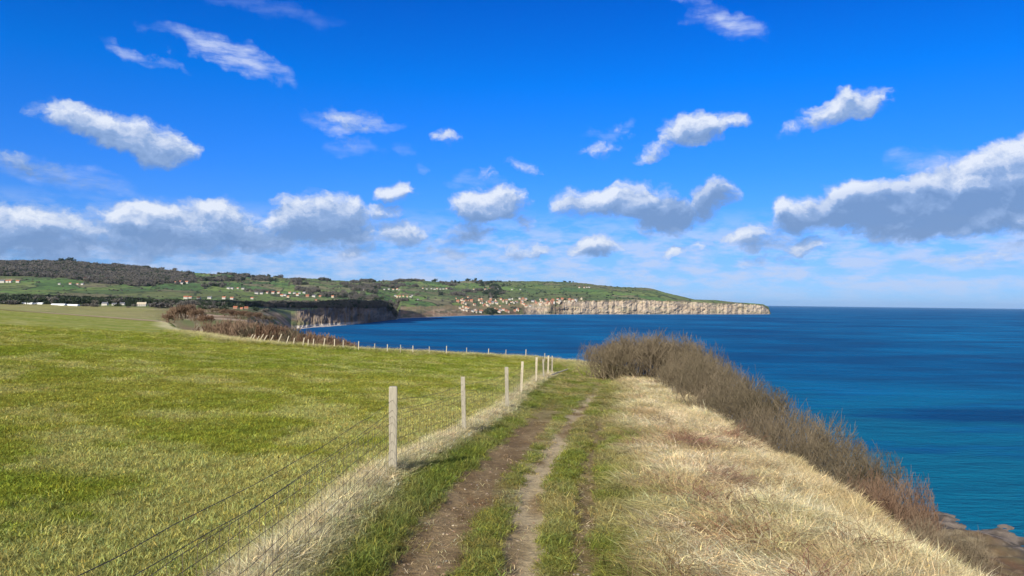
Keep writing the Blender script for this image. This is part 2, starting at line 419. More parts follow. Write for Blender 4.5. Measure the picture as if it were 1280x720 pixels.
def far_albedo():
    shp = FX.shape
    x = FX.ravel(); y = FY.ravel(); z = FZ.ravel(); t = FT.ravel(); p = FPX.ravel(); q = FPY.ravel()
    # hedged fields: jittered cells
    th = .35; a = (x * math.cos(th) + y * math.sin(th)) / 120.0; b = (-x * math.sin(th) + y * math.cos(th)) / 210.0
    a = a + (fbm(x / 300, y / 300, 2, 100) - .5) * 1.2; b = b + (fbm(x / 300, y / 300, 2, 101) - .5) * 1.2
    ia = np.floor(a); ib = np.floor(b); F1 = np.full(a.shape, 9.); F2 = F1.copy(); cid = F1 * 0
    for da in (-1, 0, 1):
        for db in (-1, 0, 1):
            ca = ia + da; cb = ib + db
            dx = ca + .15 + .7 * _hash(ca, cb, 5) - a; dy = cb + .15 + .7 * _hash(ca, cb, 6) - b
            dd = np.maximum(np.abs(dx), np.abs(dy)) * .7 + .3 * np.hypot(dx, dy)
            h = _hash(ca, cb, 7)
            lt = dd < F1
            F2 = np.where(lt, F1, np.minimum(F2, dd)); cid = np.where(lt, h, cid); F1 = np.where(lt, dd, F1)
    hedge = sst(.075, .03, F2 - F1)
    pal = np.array([[.10, .17, .05], [.13, .20, .055], [.085, .145, .05], [.16, .19, .07], [.20, .19, .095], [.12, .16, .055], [.15, .20, .06], [.17, .155, .085]])
    fld = pal[(cid * 7.999).astype(int)]
    big = fbm(x / 500, y / 500, 3, 103)
    fld = mix(fld, [.11, .115, .05], sst(.45, .65, big) * .5)
    fld = mix(fld, [.035, .045, .025], hedge * .85)
    spk = fbm(x / 18, y / 24, 2, 104)
    fld = mix(fld, [.045, .055, .03], sst(.60, .72, spk) * .7)
    # bracken and moor on the upper slopes on the left
    moor = sst(260, 60, p) * sst(352, 340, q)
    fld = mix(fld, mix([.10, .07, .055], [.085, .10, .04], fbm(x / 120, y / 160, 3, 105)), moor * .8)
    wood = WOOD(x, y, p, q)
    fld = mix(fld, [.055, .055, .05], wood)
    stub = sst(245, 180, p) * sst(1010, 930, y) * sst(383.5 - 8, 380, q)
    fld = mix(fld, mix([.25, .25, .075], [.31, .26, .12], fbm(x / 90, y / 25, 3, 125)), stub)
    # cliffs
    rib = .40 * fbm((p + (fbm(p / 9, z / 14, 3, 121) - .5) * 22) / 2.6, z / 18, 4, 110) + .60 * fbm(p / 9, z / 13, 4, 122); band = fbm(p / 60, z / 5, 3, 111)
    buff = mix([.42, .34, .25], [.31, .245, .18], sst(.40, .64, rib))
    buff = mix(buff, [.30, .27, .17], sst(.5, .75, fbm(p / 16, z / 12, 3, 112)) * .6)
    buff = mix(buff, [.50, .36, .22], sst(.55, .8, band) * .5)
    buff = mix(buff, [.17, .135, .105], sst(.60, .74, fbm(p / 4, z / 22, 4, 123)) * .6)
    buff = mix(buff, [.24, .20, .15], sst(16, 2, z) * .6)
    och = mix([.27, .17, .10], [.15, .13, .07], sst(.35, .65, fbm(p / 11, z / 8, 4, 113)))
    och = mix(och, [.36, .26, .17], sst(.52, .68, fbm(p / 7 + z / 20, z / 6, 4, 124)) * .7)
    dark = mix([.20, .155, .12], [.10, .08, .06], sst(.35, .65, rib))
    scr = mix([.12, .085, .06], [.09, .10, .045], sst(.35, .65, fbm(p / 8, z / 10, 4, 114)))
    rock = mix(dark, och, sst(490, 505, p))
    rock = mix(rock, scr, sst(575, 600, p)); rock = mix(rock, buff, sst(652, 662, p))
    rock = mix(rock, scr, sst(683, 688, p) * sst(706, 702, p) * .8)
    rk = sst(.9, 1.02, t) * sst(3.35, 3.0, t + (fbm(p / 5, z / 6, 3, 115) - .5) * .5) * sst(366, 374, p)
    slope_t = sst(2.2, 2.7, t) * sst(500, 510, p) * sst(680, 640, p)
    rock = mix(rock, mix([.16, .16, .07], [.26, .18, .10], fbm(p / 7, t * 3, 3, 116)), slope_t * .8)
    topg = sst(2.75, 3.0, t + (rib - .5) * .6) * sst(700, 720, p)
    rock = mix(rock, [.10, .10, .045], topg * .8)
    alb = mix(fld, rock, rk)
    # rough ground between the far field edge and the beach
    rg = sst(420, 340, p) * sst(.05, .3, t) * sst(3.0, 2.2, t) * sst(170, 260, p)
    rr = mix([.20, .135, .08], [.15, .16, .055], sst(.4, .6, fbm(x / 40, y / 90, 4, 117)))
    rr = mix(rr, [.42, .31, .21], sst(.52, .66, fbm(x / 22, y / 60, 3, 118)) * .8)
    alb = mix(alb, rr, rg)
    bch = sst(6.0, 4.0, z + (fbm(x / 10, y / 10, 2, 119) - .5) * 1.0) * sst(.85, 1.0, t) * sst(2.0, 1.7, t)
    bc = mix([.46, .40, .33], [.38, .33, .28], fbm(x / 9, y / 9, 2, 120))
    alb = mix(alb, bc, bch * sst(366, 372, p) * sst(455, 440, p))
    alb = mix(alb, [.36, .31, .26], sst(2.2, 1.0, z) * (t < 2) * (p > 495))
    return alb, wood, hedge
def WOOD(x, y, p, q):
    n = (fbm(x / 140, y / 170, 4, 130) - .5)
    up = np.interp(p, [-500, 0, 60, 110, 200, 260, 300], [350, 345, 346, 349, 356, 357, 352])
    lo = np.interp(p, [-500, 0, 100, 180, 260, 300], [326, 334, 331, 336, 345, 350])
    a = sst(-1.5, 1.5, up - q + n * 16) * sst(-1.5, 1.5, q - lo + n * 9) * sst(262, 215, p)
    c1 = sst(-1, 1, 331.5 - q + n * 8) * sst(110, 95, p) * .9
    top = np.interp(p, [-500, 0, 60, 200, 300, 440, 480, 492], [370, 373.5, 374.5, 377.5, 379.5, 378.0, 379, 390])
    bot = np.interp(p, [-500, 0, 200, 260, 300, 440, 480, 495], [378, 379.2, 379.6, 381.5, 385, 384, 386, 396])
    b = sst(-.6, .6, q - top + n * 4) * sst(-.6, .6, bot - q + n * 5) * sst(496, 492, p) * (y > 800) * (y < 2600)
    n2 = fbm(x / 90, y / 130, 4, 131)
    c = sst(.64, .70, n2) * sst(2.9, 3.6, y / 800) * sst(700, 560, p) * .9 * (y > 1500)
    d = np.exp(-(((p - 617) / 14) ** 2 + ((q - 366.5) / 2.6) ** 2) * 1.4) > .35
    return np.clip(np.maximum.reduce([a, b, c, d.astype(float), c1]), 0, 1)
falb, fwood, fhedge = far_albedo()
def build_far_mesh():
    nr, nc = FX.shape
    V = np.stack([FX.ravel(), FY.ravel(), FZ.ravel()], 1)
    i = np.arange(nr - 1)[:, None] * nc; j = np.arange(nc - 1)[None, :]
    Q = np.stack([i + j, i + j + 1, i + nc + j + 1, i + nc + j], -1).reshape(-1, 4)
    keep = V[Q, 2].max(1) > -24
    me = mesh_np('coastal_hills', V, Q[keep], land_mat('far_land', .08, .008, 2.0, .22), True)
    add_attr(me, 'albedo', 'FLOAT_COLOR', rgba(falb))
    set_props(link('hills', me), kind='structure')
build_far_mesh()
def far_at(px, py):
    """first visible point of the far land on the sight line through a photo pixel"""
    c = int(np.argmin(np.abs(fpx - px)))
    col = FPY[:, c]; run = np.minimum.accumulate(col)
    idx = np.where((run <= py) & (np.arange(len(col)) > 6))[0]
    i = idx[0] if len(idx) else len(col) // 2
    return float(FX[i, c]), float(FY[i, c]), float(FZ[i, c])

# ------------------------------------------------------------------ sea
def build_sea():
    m, nt, N, L = new_mat('sea_water')
    out = N('ShaderNodeOutputMaterial'); b = N('ShaderNodeBsdfPrincipled')
    tc = N('ShaderNodeTexCoord')
    def noise(scale, detail, vec, rough=.5, stretch=None):
        n = N('ShaderNodeTexNoise'); n.inputs['Scale'].default_value = scale; n.inputs['Detail'].default_value = detail; n.inputs['Roughness'].default_value = rough
        if stretch:
            mp = N('ShaderNodeMapping'); mp.inputs['Scale'].default_value = stretch; L(vec, mp.inputs[0]); vec = mp.outputs[0]
        L(vec, n.inputs['Vector']); return n
    P = tc.outputs['Object']
    patch = noise(.0016, 4, P, .55, (1.0, 1.5, 1)); patch2 = noise(.011, 4, P, .6, (.6, 1.4, 1))
    cr = N('ShaderNodeMapRange'); cr.inputs[1].default_value = .38; cr.inputs[2].default_value = .62; L(patch.outputs[0], cr.inputs[0])
    mx = N('ShaderNodeMix'); mx.data_type = 'RGBA'
    mx.inputs['A'].default_value = (.001, .070, .190, 1); mx.inputs['B'].default_value = (.003, .155, .34, 1)
    L(cr.outputs[0], mx.inputs['Factor'])
    cr2 = N('ShaderNodeMapRange'); cr2.inputs[1].default_value = .40; cr2.inputs[2].default_value = .66; L(patch2.outputs[0], cr2.inputs[0])
    mx2 = N('ShaderNodeMix'); mx2.data_type = 'RGBA'; mx2.inputs['B'].default_value = (.001, .048, .140, 1)
    mf = N('ShaderNodeMath'); mf.operation = 'MULTIPLY'; mf.inputs[1].default_value = .8; L(cr2.outputs[0], mf.inputs[0])
    L(mf.outputs[0], mx2.inputs['Factor']); L(mx.outputs['Result'], mx2.inputs['A'])
    # shallow water over pale sand near the shore: distance from the foot of the near cliff
    dv = N('ShaderNodeVectorMath'); dv.operation = 'DISTANCE'; dv.inputs[1].default_value = (150, 190, 0); L(P, dv.inputs[0])
    sh = N('ShaderNodeMapRange'); sh.inputs[1].default_value = 60; sh.inputs[2].default_value = 420; sh.inputs[3].default_value = 1; sh.inputs[4].default_value = 0
    L(dv.outputs['Value'], sh.inputs[0])
    shallow_gaps = noise(.02, 5, P, .6, (.55, 1.5, 1))  # noise gaps leave the darker sea colour within the shallows
    rr = N('ShaderNodeMapRange'); rr.inputs[1].default_value = .62; rr.inputs[2].default_value = .5; L(shallow_gaps.outputs[0], rr.inputs[0])
    sm = N('ShaderNodeMath'); sm.operation = 'MULTIPLY'; L(sh.outputs[0], sm.inputs[0]); L(rr.outputs[0], sm.inputs[1])
    # cloud shadow on the water, painted as a dark patch off the point
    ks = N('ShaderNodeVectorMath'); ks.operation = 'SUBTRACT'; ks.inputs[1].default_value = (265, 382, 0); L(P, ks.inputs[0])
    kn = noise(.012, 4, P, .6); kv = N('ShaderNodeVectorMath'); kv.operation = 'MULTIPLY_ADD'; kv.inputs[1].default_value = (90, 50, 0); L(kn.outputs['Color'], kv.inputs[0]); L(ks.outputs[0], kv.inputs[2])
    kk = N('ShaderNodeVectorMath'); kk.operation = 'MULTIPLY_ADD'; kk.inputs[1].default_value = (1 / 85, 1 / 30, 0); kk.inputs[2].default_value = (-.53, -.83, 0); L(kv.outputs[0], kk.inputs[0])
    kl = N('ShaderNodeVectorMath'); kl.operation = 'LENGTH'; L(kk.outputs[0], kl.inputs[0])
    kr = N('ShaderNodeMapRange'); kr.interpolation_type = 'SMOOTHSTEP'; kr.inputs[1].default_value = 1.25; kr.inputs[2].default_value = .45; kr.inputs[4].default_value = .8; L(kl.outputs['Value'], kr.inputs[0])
    mx3 = N('ShaderNodeMix'); mx3.data_type = 'RGBA'; mx3.inputs['B'].default_value = (.003, .125, .215, 1)
    L(sm.outputs[0], mx3.inputs['Factor']); L(mx2.outputs['Result'], mx3.inputs['A'])
    L(mx3.outputs['Result'], b.inputs['Base Color'])
    b.inputs['IOR'].default_value = 1.33; b.inputs['Specular IOR Level'].default_value = .055
    rg = N('ShaderNodeMapRange'); rg.inputs[1].default_value = .35; rg.inputs[2].default_value = .65; rg.inputs[3].default_value = .22; rg.inputs[4].default_value = .42
    L(patch2.outputs[0], rg.inputs[0]); L(rg.outputs[0], b.inputs['Roughness'])
    w1 = noise(.28, 5, P, .62, (.7, 1.6, 1)); w2 = noise(.05, 3, P, .5, (.6, 1.6, 1))
    ad = N('ShaderNodeMath'); ad.operation = 'MULTIPLY_ADD'; ad.inputs[1].default_value = 2.5
    L(w2.outputs[0], ad.inputs[0]); L(w1.outputs[0], ad.inputs[2])
    bp = N('ShaderNodeBump'); bp.inputs['Strength'].default_value = 1; bp.inputs['Distance'].default_value = 1.6
    L(ad.outputs[0], bp.inputs['Height']); pass
    nt.nodes.remove(b)
    mx4 = N('ShaderNodeMix'); mx4.data_type = 'RGBA'; mx4.inputs['B'].default_value = (.001, .038, .135, 1); L(kr.outputs[0], mx4.inputs['Factor']); L(mx3.outputs['Result'], mx4.inputs['A'])  # darker blue of the painted cloud shadow
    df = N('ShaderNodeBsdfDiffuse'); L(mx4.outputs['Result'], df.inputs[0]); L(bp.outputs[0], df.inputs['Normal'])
    gl = N('ShaderNodeBsdfGlossy'); L(rg.outputs[0], gl.inputs['Roughness']); L(bp.outputs[0], gl.inputs['Normal'])
    lw = N('ShaderNodeLayerWeight'); lw.inputs['Blend'].default_value = .5
    pw = N('ShaderNodeMath'); pw.operation = 'POWER'; pw.inputs[1].default_value = 4.0; L(lw.outputs['Facing'], pw.inputs[0])
    fa = N('ShaderNodeMath'); fa.operation = 'MULTIPLY_ADD'; fa.inputs[1].default_value = .075; fa.inputs[2].default_value = .015; L(pw.outputs[0], fa.inputs[0])
    sx = N('ShaderNodeMixShader'); L(fa.outputs[0], sx.inputs[0]); L(df.outputs[0], sx.inputs[1]); L(gl.outputs[0], sx.inputs[2]); L(sx.outputs[0], out.inputs[0])
    az = np.radians(np.arange(0, 360, 2.0)); r = np.concatenate([[20], 40 * (90000 / 40) ** np.linspace(0, 1, 60)])
    Aa, Rr = np.meshgrid(az, r); na = len(az)
    V = np.stack([Rr.ravel() * np.sin(Aa.ravel()), Rr.ravel() * np.cos(Aa.ravel()), np.full(Rr.size, SEA_Z)], 1)
    i = np.arange(len(r) - 1)[:, None] * na; j = np.arange(na)[None, :]; j2 = (j + 1) % na
    Q = np.stack([i + j, i + na + j, i + na + j2, i + j2], -1).reshape(-1, 4)
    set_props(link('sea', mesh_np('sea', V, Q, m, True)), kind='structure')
build_sea()

# ------------------------------------------------------------------ grass (stuff)
def blades(n, rad, L0, L1, w, a0, a1, lean=None, lean_amt=0.0, shade=(.75, 1.25), hue=.12, kink=0.0):
    ang = rng.uniform(0, 2 * math.pi, n); rr = rad * np.sqrt(rng.random(n))
    base = np.stack([rr * np.cos(ang), rr * np.sin(ang), np.full(n, -.02)], 1)
    da = rng.uniform(0, 2 * math.pi, n)
    dirv = np.stack([np.cos(da), np.sin(da)], 1)
    if lean is not None:
        dirv = dirv * (1 - lean_amt) + np.array([math.cos(lean), math.sin(lean)]) * lean_amt
        dirv /= np.linalg.norm(dirv, axis=1, keepdims=True) + 1e-6
    Ln = rng.uniform(L0, L1, n)
    t0 = rng.uniform(a0[0], a0[1], n); t1 = rng.uniform(a1[0], a1[1], n)
    def step(th, l): return np.concatenate([dirv * (np.sin(th) * l)[:, None], (np.cos(th) * l)[:, None]], 1)
    m = base + step(t0, Ln * .5); tip = m + step(t1, Ln * .5)
    m[:, 2] = np.maximum(m[:, 2], .005); tip[:, 2] = np.maximum(tip[:, 2], .003)
    sa = rng.uniform(0, 2 * math.pi, n); side = np.stack([np.cos(sa), np.sin(sa), rng.uniform(-.3, .3, n)], 1)
    ww = (w * rng.uniform(.6, 1.3, n))[:, None]
    V = np.stack([base - side * ww, base + side * ww, m + side * ww * .8, m - side * ww * .8, tip], 1).reshape(-1, 3)
    o = (np.arange(n) * 5)[:, None]
    Fq = np.concatenate([o, o + 1, o + 2, o + 3], 1); Ft = np.concatenate([o + 3, o + 2, o + 4], 1)
    s = rng.uniform(shade[0], shade[1], n); h = rng.normal(0, hue, n)
    c = np.stack([s * (1 + h), s * (1 + h * .3), s * (1 - h * .8)], 1)
    return V, Fq, Ft, np.repeat(np.clip(c, .1, 2.2), 5, 0)
protos = {}
def proto(kind, variants, mat):
    c = bpy.data.collections.new(kind)
    for v in variants:
        V, Fq, Ft, sh = v
        me = mesh_np(kind, V, [Fq, Ft], mat)
        add_attr(me, 'shade', 'FLOAT_COLOR', rgba(sh))
        o = bpy.data.objects.new(kind, me); c.objects.link(o)
    protos[kind] = (c, len(variants))
bm1 = blade_mat('grass_blade', .35); bm2 = blade_mat('dead_grass_blade', .25)
proto('short_blades', [blades(130, .17, .03, .085, .0028, (.1, .9), (.5, 1.5), shade=(.45, 1.7), hue=.13) for _ in range(5)], bm1)
proto('verge_blades', [blades(120, .15, .05, .17, .0030, (.1, .8), (.6, 1.7), shade=(.45, 1.6), hue=.13) for _ in range(5)], bm1)
proto('rank_blades', [blades(90, .13, .14, .42, .0032, (.05, .6), (.5, 1.8), lean=1.2, lean_amt=.35, shade=(.5, 1.6), hue=.08) for _ in range(5)], bm2)
proto('dead_blades', [blades(110, .24, .22, .55, .0036, (.2, 1.15), (1.1, 2.1), lean=-2.3, lean_amt=.40, shade=(.45, 1.65), hue=.09) for _ in range(7)], bm2)

def stems(n, rad, L, r, seg=6, droop=.9, wander=.5):
    """tangled arching bramble and bracken stems"""
    ang = rng.uniform(0, 2 * math.pi, n); p = np.stack([rad * rng.random(n) * np.cos(ang), rad * rng.random(n) * np.sin(ang), np.zeros(n)], 1)
    th = rng.uniform(.1, .9, n); da = rng.uniform(0, 2 * math.pi, n); P0 = []; P1 = []; R0 = []; R1 = []
    Ln = rng.uniform(L[0], L[1], n) / seg
    for k in range(seg):
        d = np.stack([np.sin(th) * np.cos(da), np.sin(th) * np.sin(da), np.cos(th)], 1)
        q = p + d * Ln[:, None]; q[:, 2] = np.maximum(q[:, 2], .02)
        P0.append(p); P1.append(q); R0.append(np.full(n, r * (1 - k / seg * .6))); R1.append(np.full(n, r * (1 - (k + 1) / seg * .6)))
        p = q; th = th + droop / seg * rng.uniform(.3, 2.5, n); da = da + rng.normal(0, wander, n)
    V, Q = segs_mesh(np.concatenate(P0), np.concatenate(P1), np.concatenate(R0), np.concatenate(R1))
    s = np.tile(np.repeat(rng.uniform(.6, 1.3, n), 6), seg)
    return V, Q, np.zeros((0, 3), int), np.stack([s, s * .96, s * .93], 1)
proto('bramble_stems', [stems(55, .25, (.3, .8), .0034, wander=.7) for _ in range(5)], bm2)

def scatter(name, kind, x, y, scl, tint, label, cat, zs=None, sink=0.0, tilt=.15):
    d = near_all(x, y); n = len(x)
    V = np.stack([x, y, d['z'] - sink], 1)
    me = bpy.data.meshes.new(name); me.vertices.add(n); me.vertices.foreach_set('co', V.astype(np.float32).ravel())
    rot = np.stack([rng.normal(0, tilt, n), rng.normal(0, tilt, n), rng.uniform(0, 6.283, n) if zs is None or zs != 'aligned' else rng.normal(0, .5, n)], 1)
    add_attr(me, 'rot', 'FLOAT_VECTOR', rot); add_attr(me, 'scl', 'FLOAT_VECTOR', scl); add_attr(me, 'tint', 'FLOAT_COLOR', rgba(np.clip(tint, .005, .9)))
    coll, nv = protos[kind]
    add_attr(me, 'pick', 'INT', rng.integers(0, nv, n))
    o = link(name, me)
    ng = bpy.data.node_groups.new(name, 'GeometryNodeTree')
    ng.interface.new_socket('Geometry', in_out='INPUT', socket_type='NodeSocketGeometry'); ng.interface.new_socket('Geometry', in_out='OUTPUT', socket_type='NodeSocketGeometry')
    N = ng.nodes.new; L = ng.links.new
    gi = N('NodeGroupInput'); go = N('NodeGroupOutput')
    ci = N('GeometryNodeCollectionInfo'); ci.inputs['Collection'].default_value = coll
    ci.inputs['Separate Children'].default_value = True; ci.inputs['Reset Children'].default_value = True
    ip = N('GeometryNodeInstanceOnPoints'); ip.inputs['Pick Instance'].default_value = True
    def named(nm, dt):
        a = N('GeometryNodeInputNamedAttribute'); a.data_type = dt; a.inputs['Name'].default_value = nm; return a.outputs['Attribute']
    L(gi.outputs[0], ip.inputs['Points']); L(ci.outputs[0], ip.inputs['Instance'])
    L(named('pick', 'INT'), ip.inputs['Instance Index']); L(named('rot', 'FLOAT_VECTOR'), ip.inputs['Rotation']); L(named('scl', 'FLOAT_VECTOR'), ip.inputs['Scale'])
    L(ip.outputs[0], go.inputs[0])
    md = o.modifiers.new('scatter', 'NODES'); md.node_group = ng
    set_props(o, label, cat, kind='stuff')
    return o
def sample(n, dens, ymin, ymax, umin=-.80, umax=.80, power=1.6):
    """random points in the view wedge, denser near the camera"""
    y = ymin * (ymax / ymin) ** (rng.random(n) ** .95)
    u = rng.uniform(umin, umax, n); x = u * y
    d = near_all(x, y); k = rng.random(n) < dens(x, y, d)
    return x[k], y[k], {a: b[k] for a, b in d.items()}
def dscale(y, near, far, yn=7, yf=70):
    t = np.clip((y - yn) / (yf - yn), 0, 1); return near + (far - near) * t
def jitter(c, a=.16):
    n = len(c); s = rng.normal(1, a, n)[:, None]; return c * s * (1 + rng.normal(0, a * .3, (n, 3)))

# field grass
x, y, d = sample(46000, lambda x, y, d: ((d['pm'] < .5) & (d['s'] < -.3)) * 1.0, 4.6, 78, -.80, .14)
s = dscale(y, 1.0, 3.2) * rng.uniform(.8, 1.25, len(x))
hs = dscale(y, .72, 1.1) * rng.uniform(.6, 1.2, len(x)) * (1 + d['straw'] * .35)
scatter('field_grass', 'short_blades', x, y, np.stack([s, s, hs * 1.0], 1), jitter(d['alb'] * 1.12), 'short mottled green grass of the sloping field left of the fence', 'grass')
# verge and middle strips
x, y, d = sample(26000, lambda x, y, d: (d['pm'] > .3) * (1 - np.clip(d['bare'] * 1.7, 0, .99)) * (1 - d['dead'] * .8) * (d['s'] < 0), 4.6, 76, -.35, .30)
s = dscale(y, .95, 2.4) * rng.uniform(.7, 1.2, len(x)); hs = rng.uniform(.25, .72, len(x)) * (1 - .5 * d['bare']) * dscale(y, 1, .9)
edge_boost = np.exp(-((x - x_fence(y) - .45) / .3) ** 2)
tint = jitter(mix(d['alb'], [.15, .21, .035], edge_boost * .35) * 1.05)
scatter('path_grass', 'verge_blades', x, y, np.stack([s, s, hs * (1 + .5 * edge_boost)], 1), tint, 'green turf growing along and between the wheel ruts of the track', 'grass')
# rank grass under the fence
x, y, d = sample(60000, lambda x, y, d: np.clip(d['strip'] * 1.1 - .12, 0, 1), 3.0, 46, -.80, .10)
s = dscale(y, .85, 1.8) * rng.uniform(.6, 1.15, len(x))
scatter('fence_foot_grass', 'rank_blades', x, y, np.stack([s, s, s * rng.uniform(.25, .62, len(x))], 1), jitter(d['alb'] * 1.0, .16), 'long bleached grass growing up through the wire fence', 'grass')
# bank of dead grass
x, y, d = sample(70000, lambda x, y, d: np.clip(d['dead'] * 1.1, 0, 1) * (d['s'] < .9), 4.4, 56, .08, .84)
s = dscale(y, .8, 1.7, 6, 45) * rng.uniform(.6, 1.15, len(x))
scatter('dead_grass', 'dead_blades', x, y, np.stack([s, s, s * rng.uniform(.35, .95, len(x)) * .7], 1), jitter(d['alb'], .17), 'matted straw coloured dead grass on the bank right of the track', 'grass', zs='aligned')
# crest and nose tufts
x, y, d = sample(90000, lambda x, y, d: ((d['s'] > -1.3) & (d['s'] < .8) & (y < 56) & (x > 0)) * .85, 5, 56, .08, .84)
s = dscale(y, .8, 1.3, 6, 45) * rng.uniform(.6, 1.2, len(x))
scatter('cliff_edge_grass', 'rank_blades', x, y, np.stack([s, s, s * rng.uniform(.3, .65, len(x)) + .5 * s * (rng.random(len(x)) > .93)], 1), jitter(d['alb'] * 1.05, .12), 'upright pale grass along the crest in front of the bare shrubs', 'grass')
x, y, d = sample(60000, lambda x, y, d: ((d['s'] > -5.5) & (d['s'] < .8)) * np.clip(d['lip'] * 1.3, .05, 1), 50, 100, -.47, .16)
s = rng.uniform(.8, 1.7, len(x)) * 1.1
scatter('headland_grass', 'rank_blades', x, y, np.stack([s * 1.6, s * 1.6, s * rng.uniform(.35, .9, len(x))], 1), jitter(d['alb'] * 1.05, .14), 'pale grass tufts along the far field edge against the sea', 'grass')
# brambles in the dead grass
x, y, d = sample(26000, lambda x, y, d: d['dead'] * sst(.15, .9, d['bk']) * .34 + d['dead'] * .015, 4.6, 46, .12, .80)
s = rng.uniform(.6, 1.2, len(x)) * dscale(y, .9, 1.5, 6, 40)
scatter('dead_bracken', 'bramble_stems', x, y, np.stack([s, s, s * .6], 1), jitter(np.tile([[.25, .155, .10]], (len(x), 1)), .3), 'tangled reddish brown bramble and bracken stems on the bank', 'bracken')

# loose stones and straw on the track
stone_m, nt_, N_, L_ = new_mat('loose_stone'); o_ = N_('ShaderNodeOutputMaterial'); b_ = N_('ShaderNodeBsdfPrincipled'); a_ = N_('ShaderNodeAttribute'); a_.attribute_name = 'tint'; a_.attribute_type = 'INSTANCER'
L_(a_.outputs['Color'], b_.inputs['Base Color']); b_.inputs['Roughness'].default_value = .9; L_(b_.outputs[0], o_.inputs[0])
def stone():
    import bmesh
    bm = bmesh.new(); bmesh.ops.create_icosphere(bm, subdivisions=2, radius=1)
    V = np.array([v.co[:] for v in bm.verts]); T = np.array([[v.index for v in f.verts] for f in bm.faces]); bm.free()
    q = rng.uniform(-5, 5, 2); V = V * (.7 + .6 * fbm(V[:, 0] * 1.3 + q[0], V[:, 1] * 1.3 + V[:, 2] + q[1], 2, 400))[:, None] * [1, .75, .5]
    return V, np.zeros((0, 4), int), T, np.ones_like(V)
proto('loose_stones', [stone() for _ in range(5)], stone_m)
x, y, d = sample(60000, lambda x, y, d: (d['bare'] > .25) * .12, 4.4, 30, -.30, .20)
s = .0035 + .016 * rng.random(len(x)) ** 5
scatter('loose_stones', 'loose_stones', x, y, np.stack([s, s, s], 1), jitter(mix([.20, .13, .075], [.40, .33, .24], rng.random(len(x)) ** 3), .15), 'small crumbs of soil and stone lying in the wheel ruts', 'stones', sink=-.002)
proto('straw_bits', [blades(14, .2, .03, .11, .0018, (1.3, 1.6), (1.45, 1.7), shade=(.6, 1.3), hue=.08) for _ in range(4)], bm2)
x, y, d = sample(2600, lambda x, y, d: (d['pm'] > .5) * (d['s'] < -.5) * .5, 4.4, 30, -.35, .25)
s = rng.uniform(.7, 1.4, len(x))
scatter('loose_straw', 'straw_bits', x, y, np.stack([s, s, s], 1), jitter(np.tile([[.52, .42, .24]], (len(x), 1)), .2), 'scattered bits of dry straw lying on the track', 'straw', sink=-.006, tilt=.05)

# ------------------------------------------------------------------ shrubs
def shrub_mesh(name, seed, nst, levels, wid, hgt, r0, mat, upright=.55, child=3, r_min=.0032, cap=26000):
    g = np.random.default_rng(seed)
    ang = g.uniform(0, 2 * math.pi, nst); rr = wid * .42 * np.sqrt(g.random(nst))
    p = np.stack([rr * np.cos(ang), rr * np.sin(ang), np.full(nst, -.3)], 1)
    out = np.stack([np.cos(ang), np.sin(ang)], 1) * (rr / wid * 1.3)[:, None] + g.normal(0, .22, (nst, 2))
    d = np.concatenate([out, np.ones((nst, 1))], 1); d /= np.linalg.norm(d, axis=1, keepdims=True)
    L = np.full(nst, hgt * .30); r = r0 * g.uniform(.6, 1.1, nst); P0 = []; P1 = []; Ra = []; Rb = []
    for lv in range(levels):
        nseg = 3
        for k in range(nseg):
            d = d + g.normal(0, .12, d.shape); d[:, 2] += .09 * upright; d /= np.linalg.norm(d, axis=1, keepdims=True)
            q = p + d * (L / nseg)[:, None]
            # keep within a rounded envelope
            e = np.sqrt((q[:, 0] / (wid * .62)) ** 2 + (q[:, 1] / (wid * .62)) ** 2 + (np.maximum(q[:, 2], 0) / hgt) ** 2)
            lim = 1.0 + .10 * np.sin(q[:, 0] * 4.1 + seed) + .08 * np.sin(q[:, 1] * 5.3 + seed * 2)
            ok = e < lim
            P0.append(p[ok]); P1.append(q[ok]); Ra.append(np.maximum(r[ok], r_min)); r = r * .88; Rb.append(np.maximum(r[ok], r_min))
            p = q[ok]; d = d[ok]; L = L[ok]; r = r[ok]
        m = np.repeat(np.arange(len(p)), child)
        p = p[m]; d = d[m] + g.normal(0, .42, (len(m), 3)); d[:, 2] = np.abs(d[:, 2]) * .8 + upright * .45
        d /= np.linalg.norm(d, axis=1, keepdims=True); L = L[m] * g.uniform(.55, .95, len(m)); r = r[m] * .68
        if len(p) > cap:
            kk = g.random(len(p)) < cap / len(p); p = p[kk]; d = d[kk]; L = L[kk]; r = r[kk]
    V, Q = segs_mesh(np.concatenate(P0), np.concatenate(P1), np.concatenate(Ra), np.concatenate(Rb))
    V[:, 2] *= hgt / np.percentile(V[:, 2], 99.3)
    V[:, :2] *= wid * .56 / np.percentile(np.hypot(V[:, 0], V[:, 1]), 98)
    me = mesh_np(name, V, Q, mat)
    return me
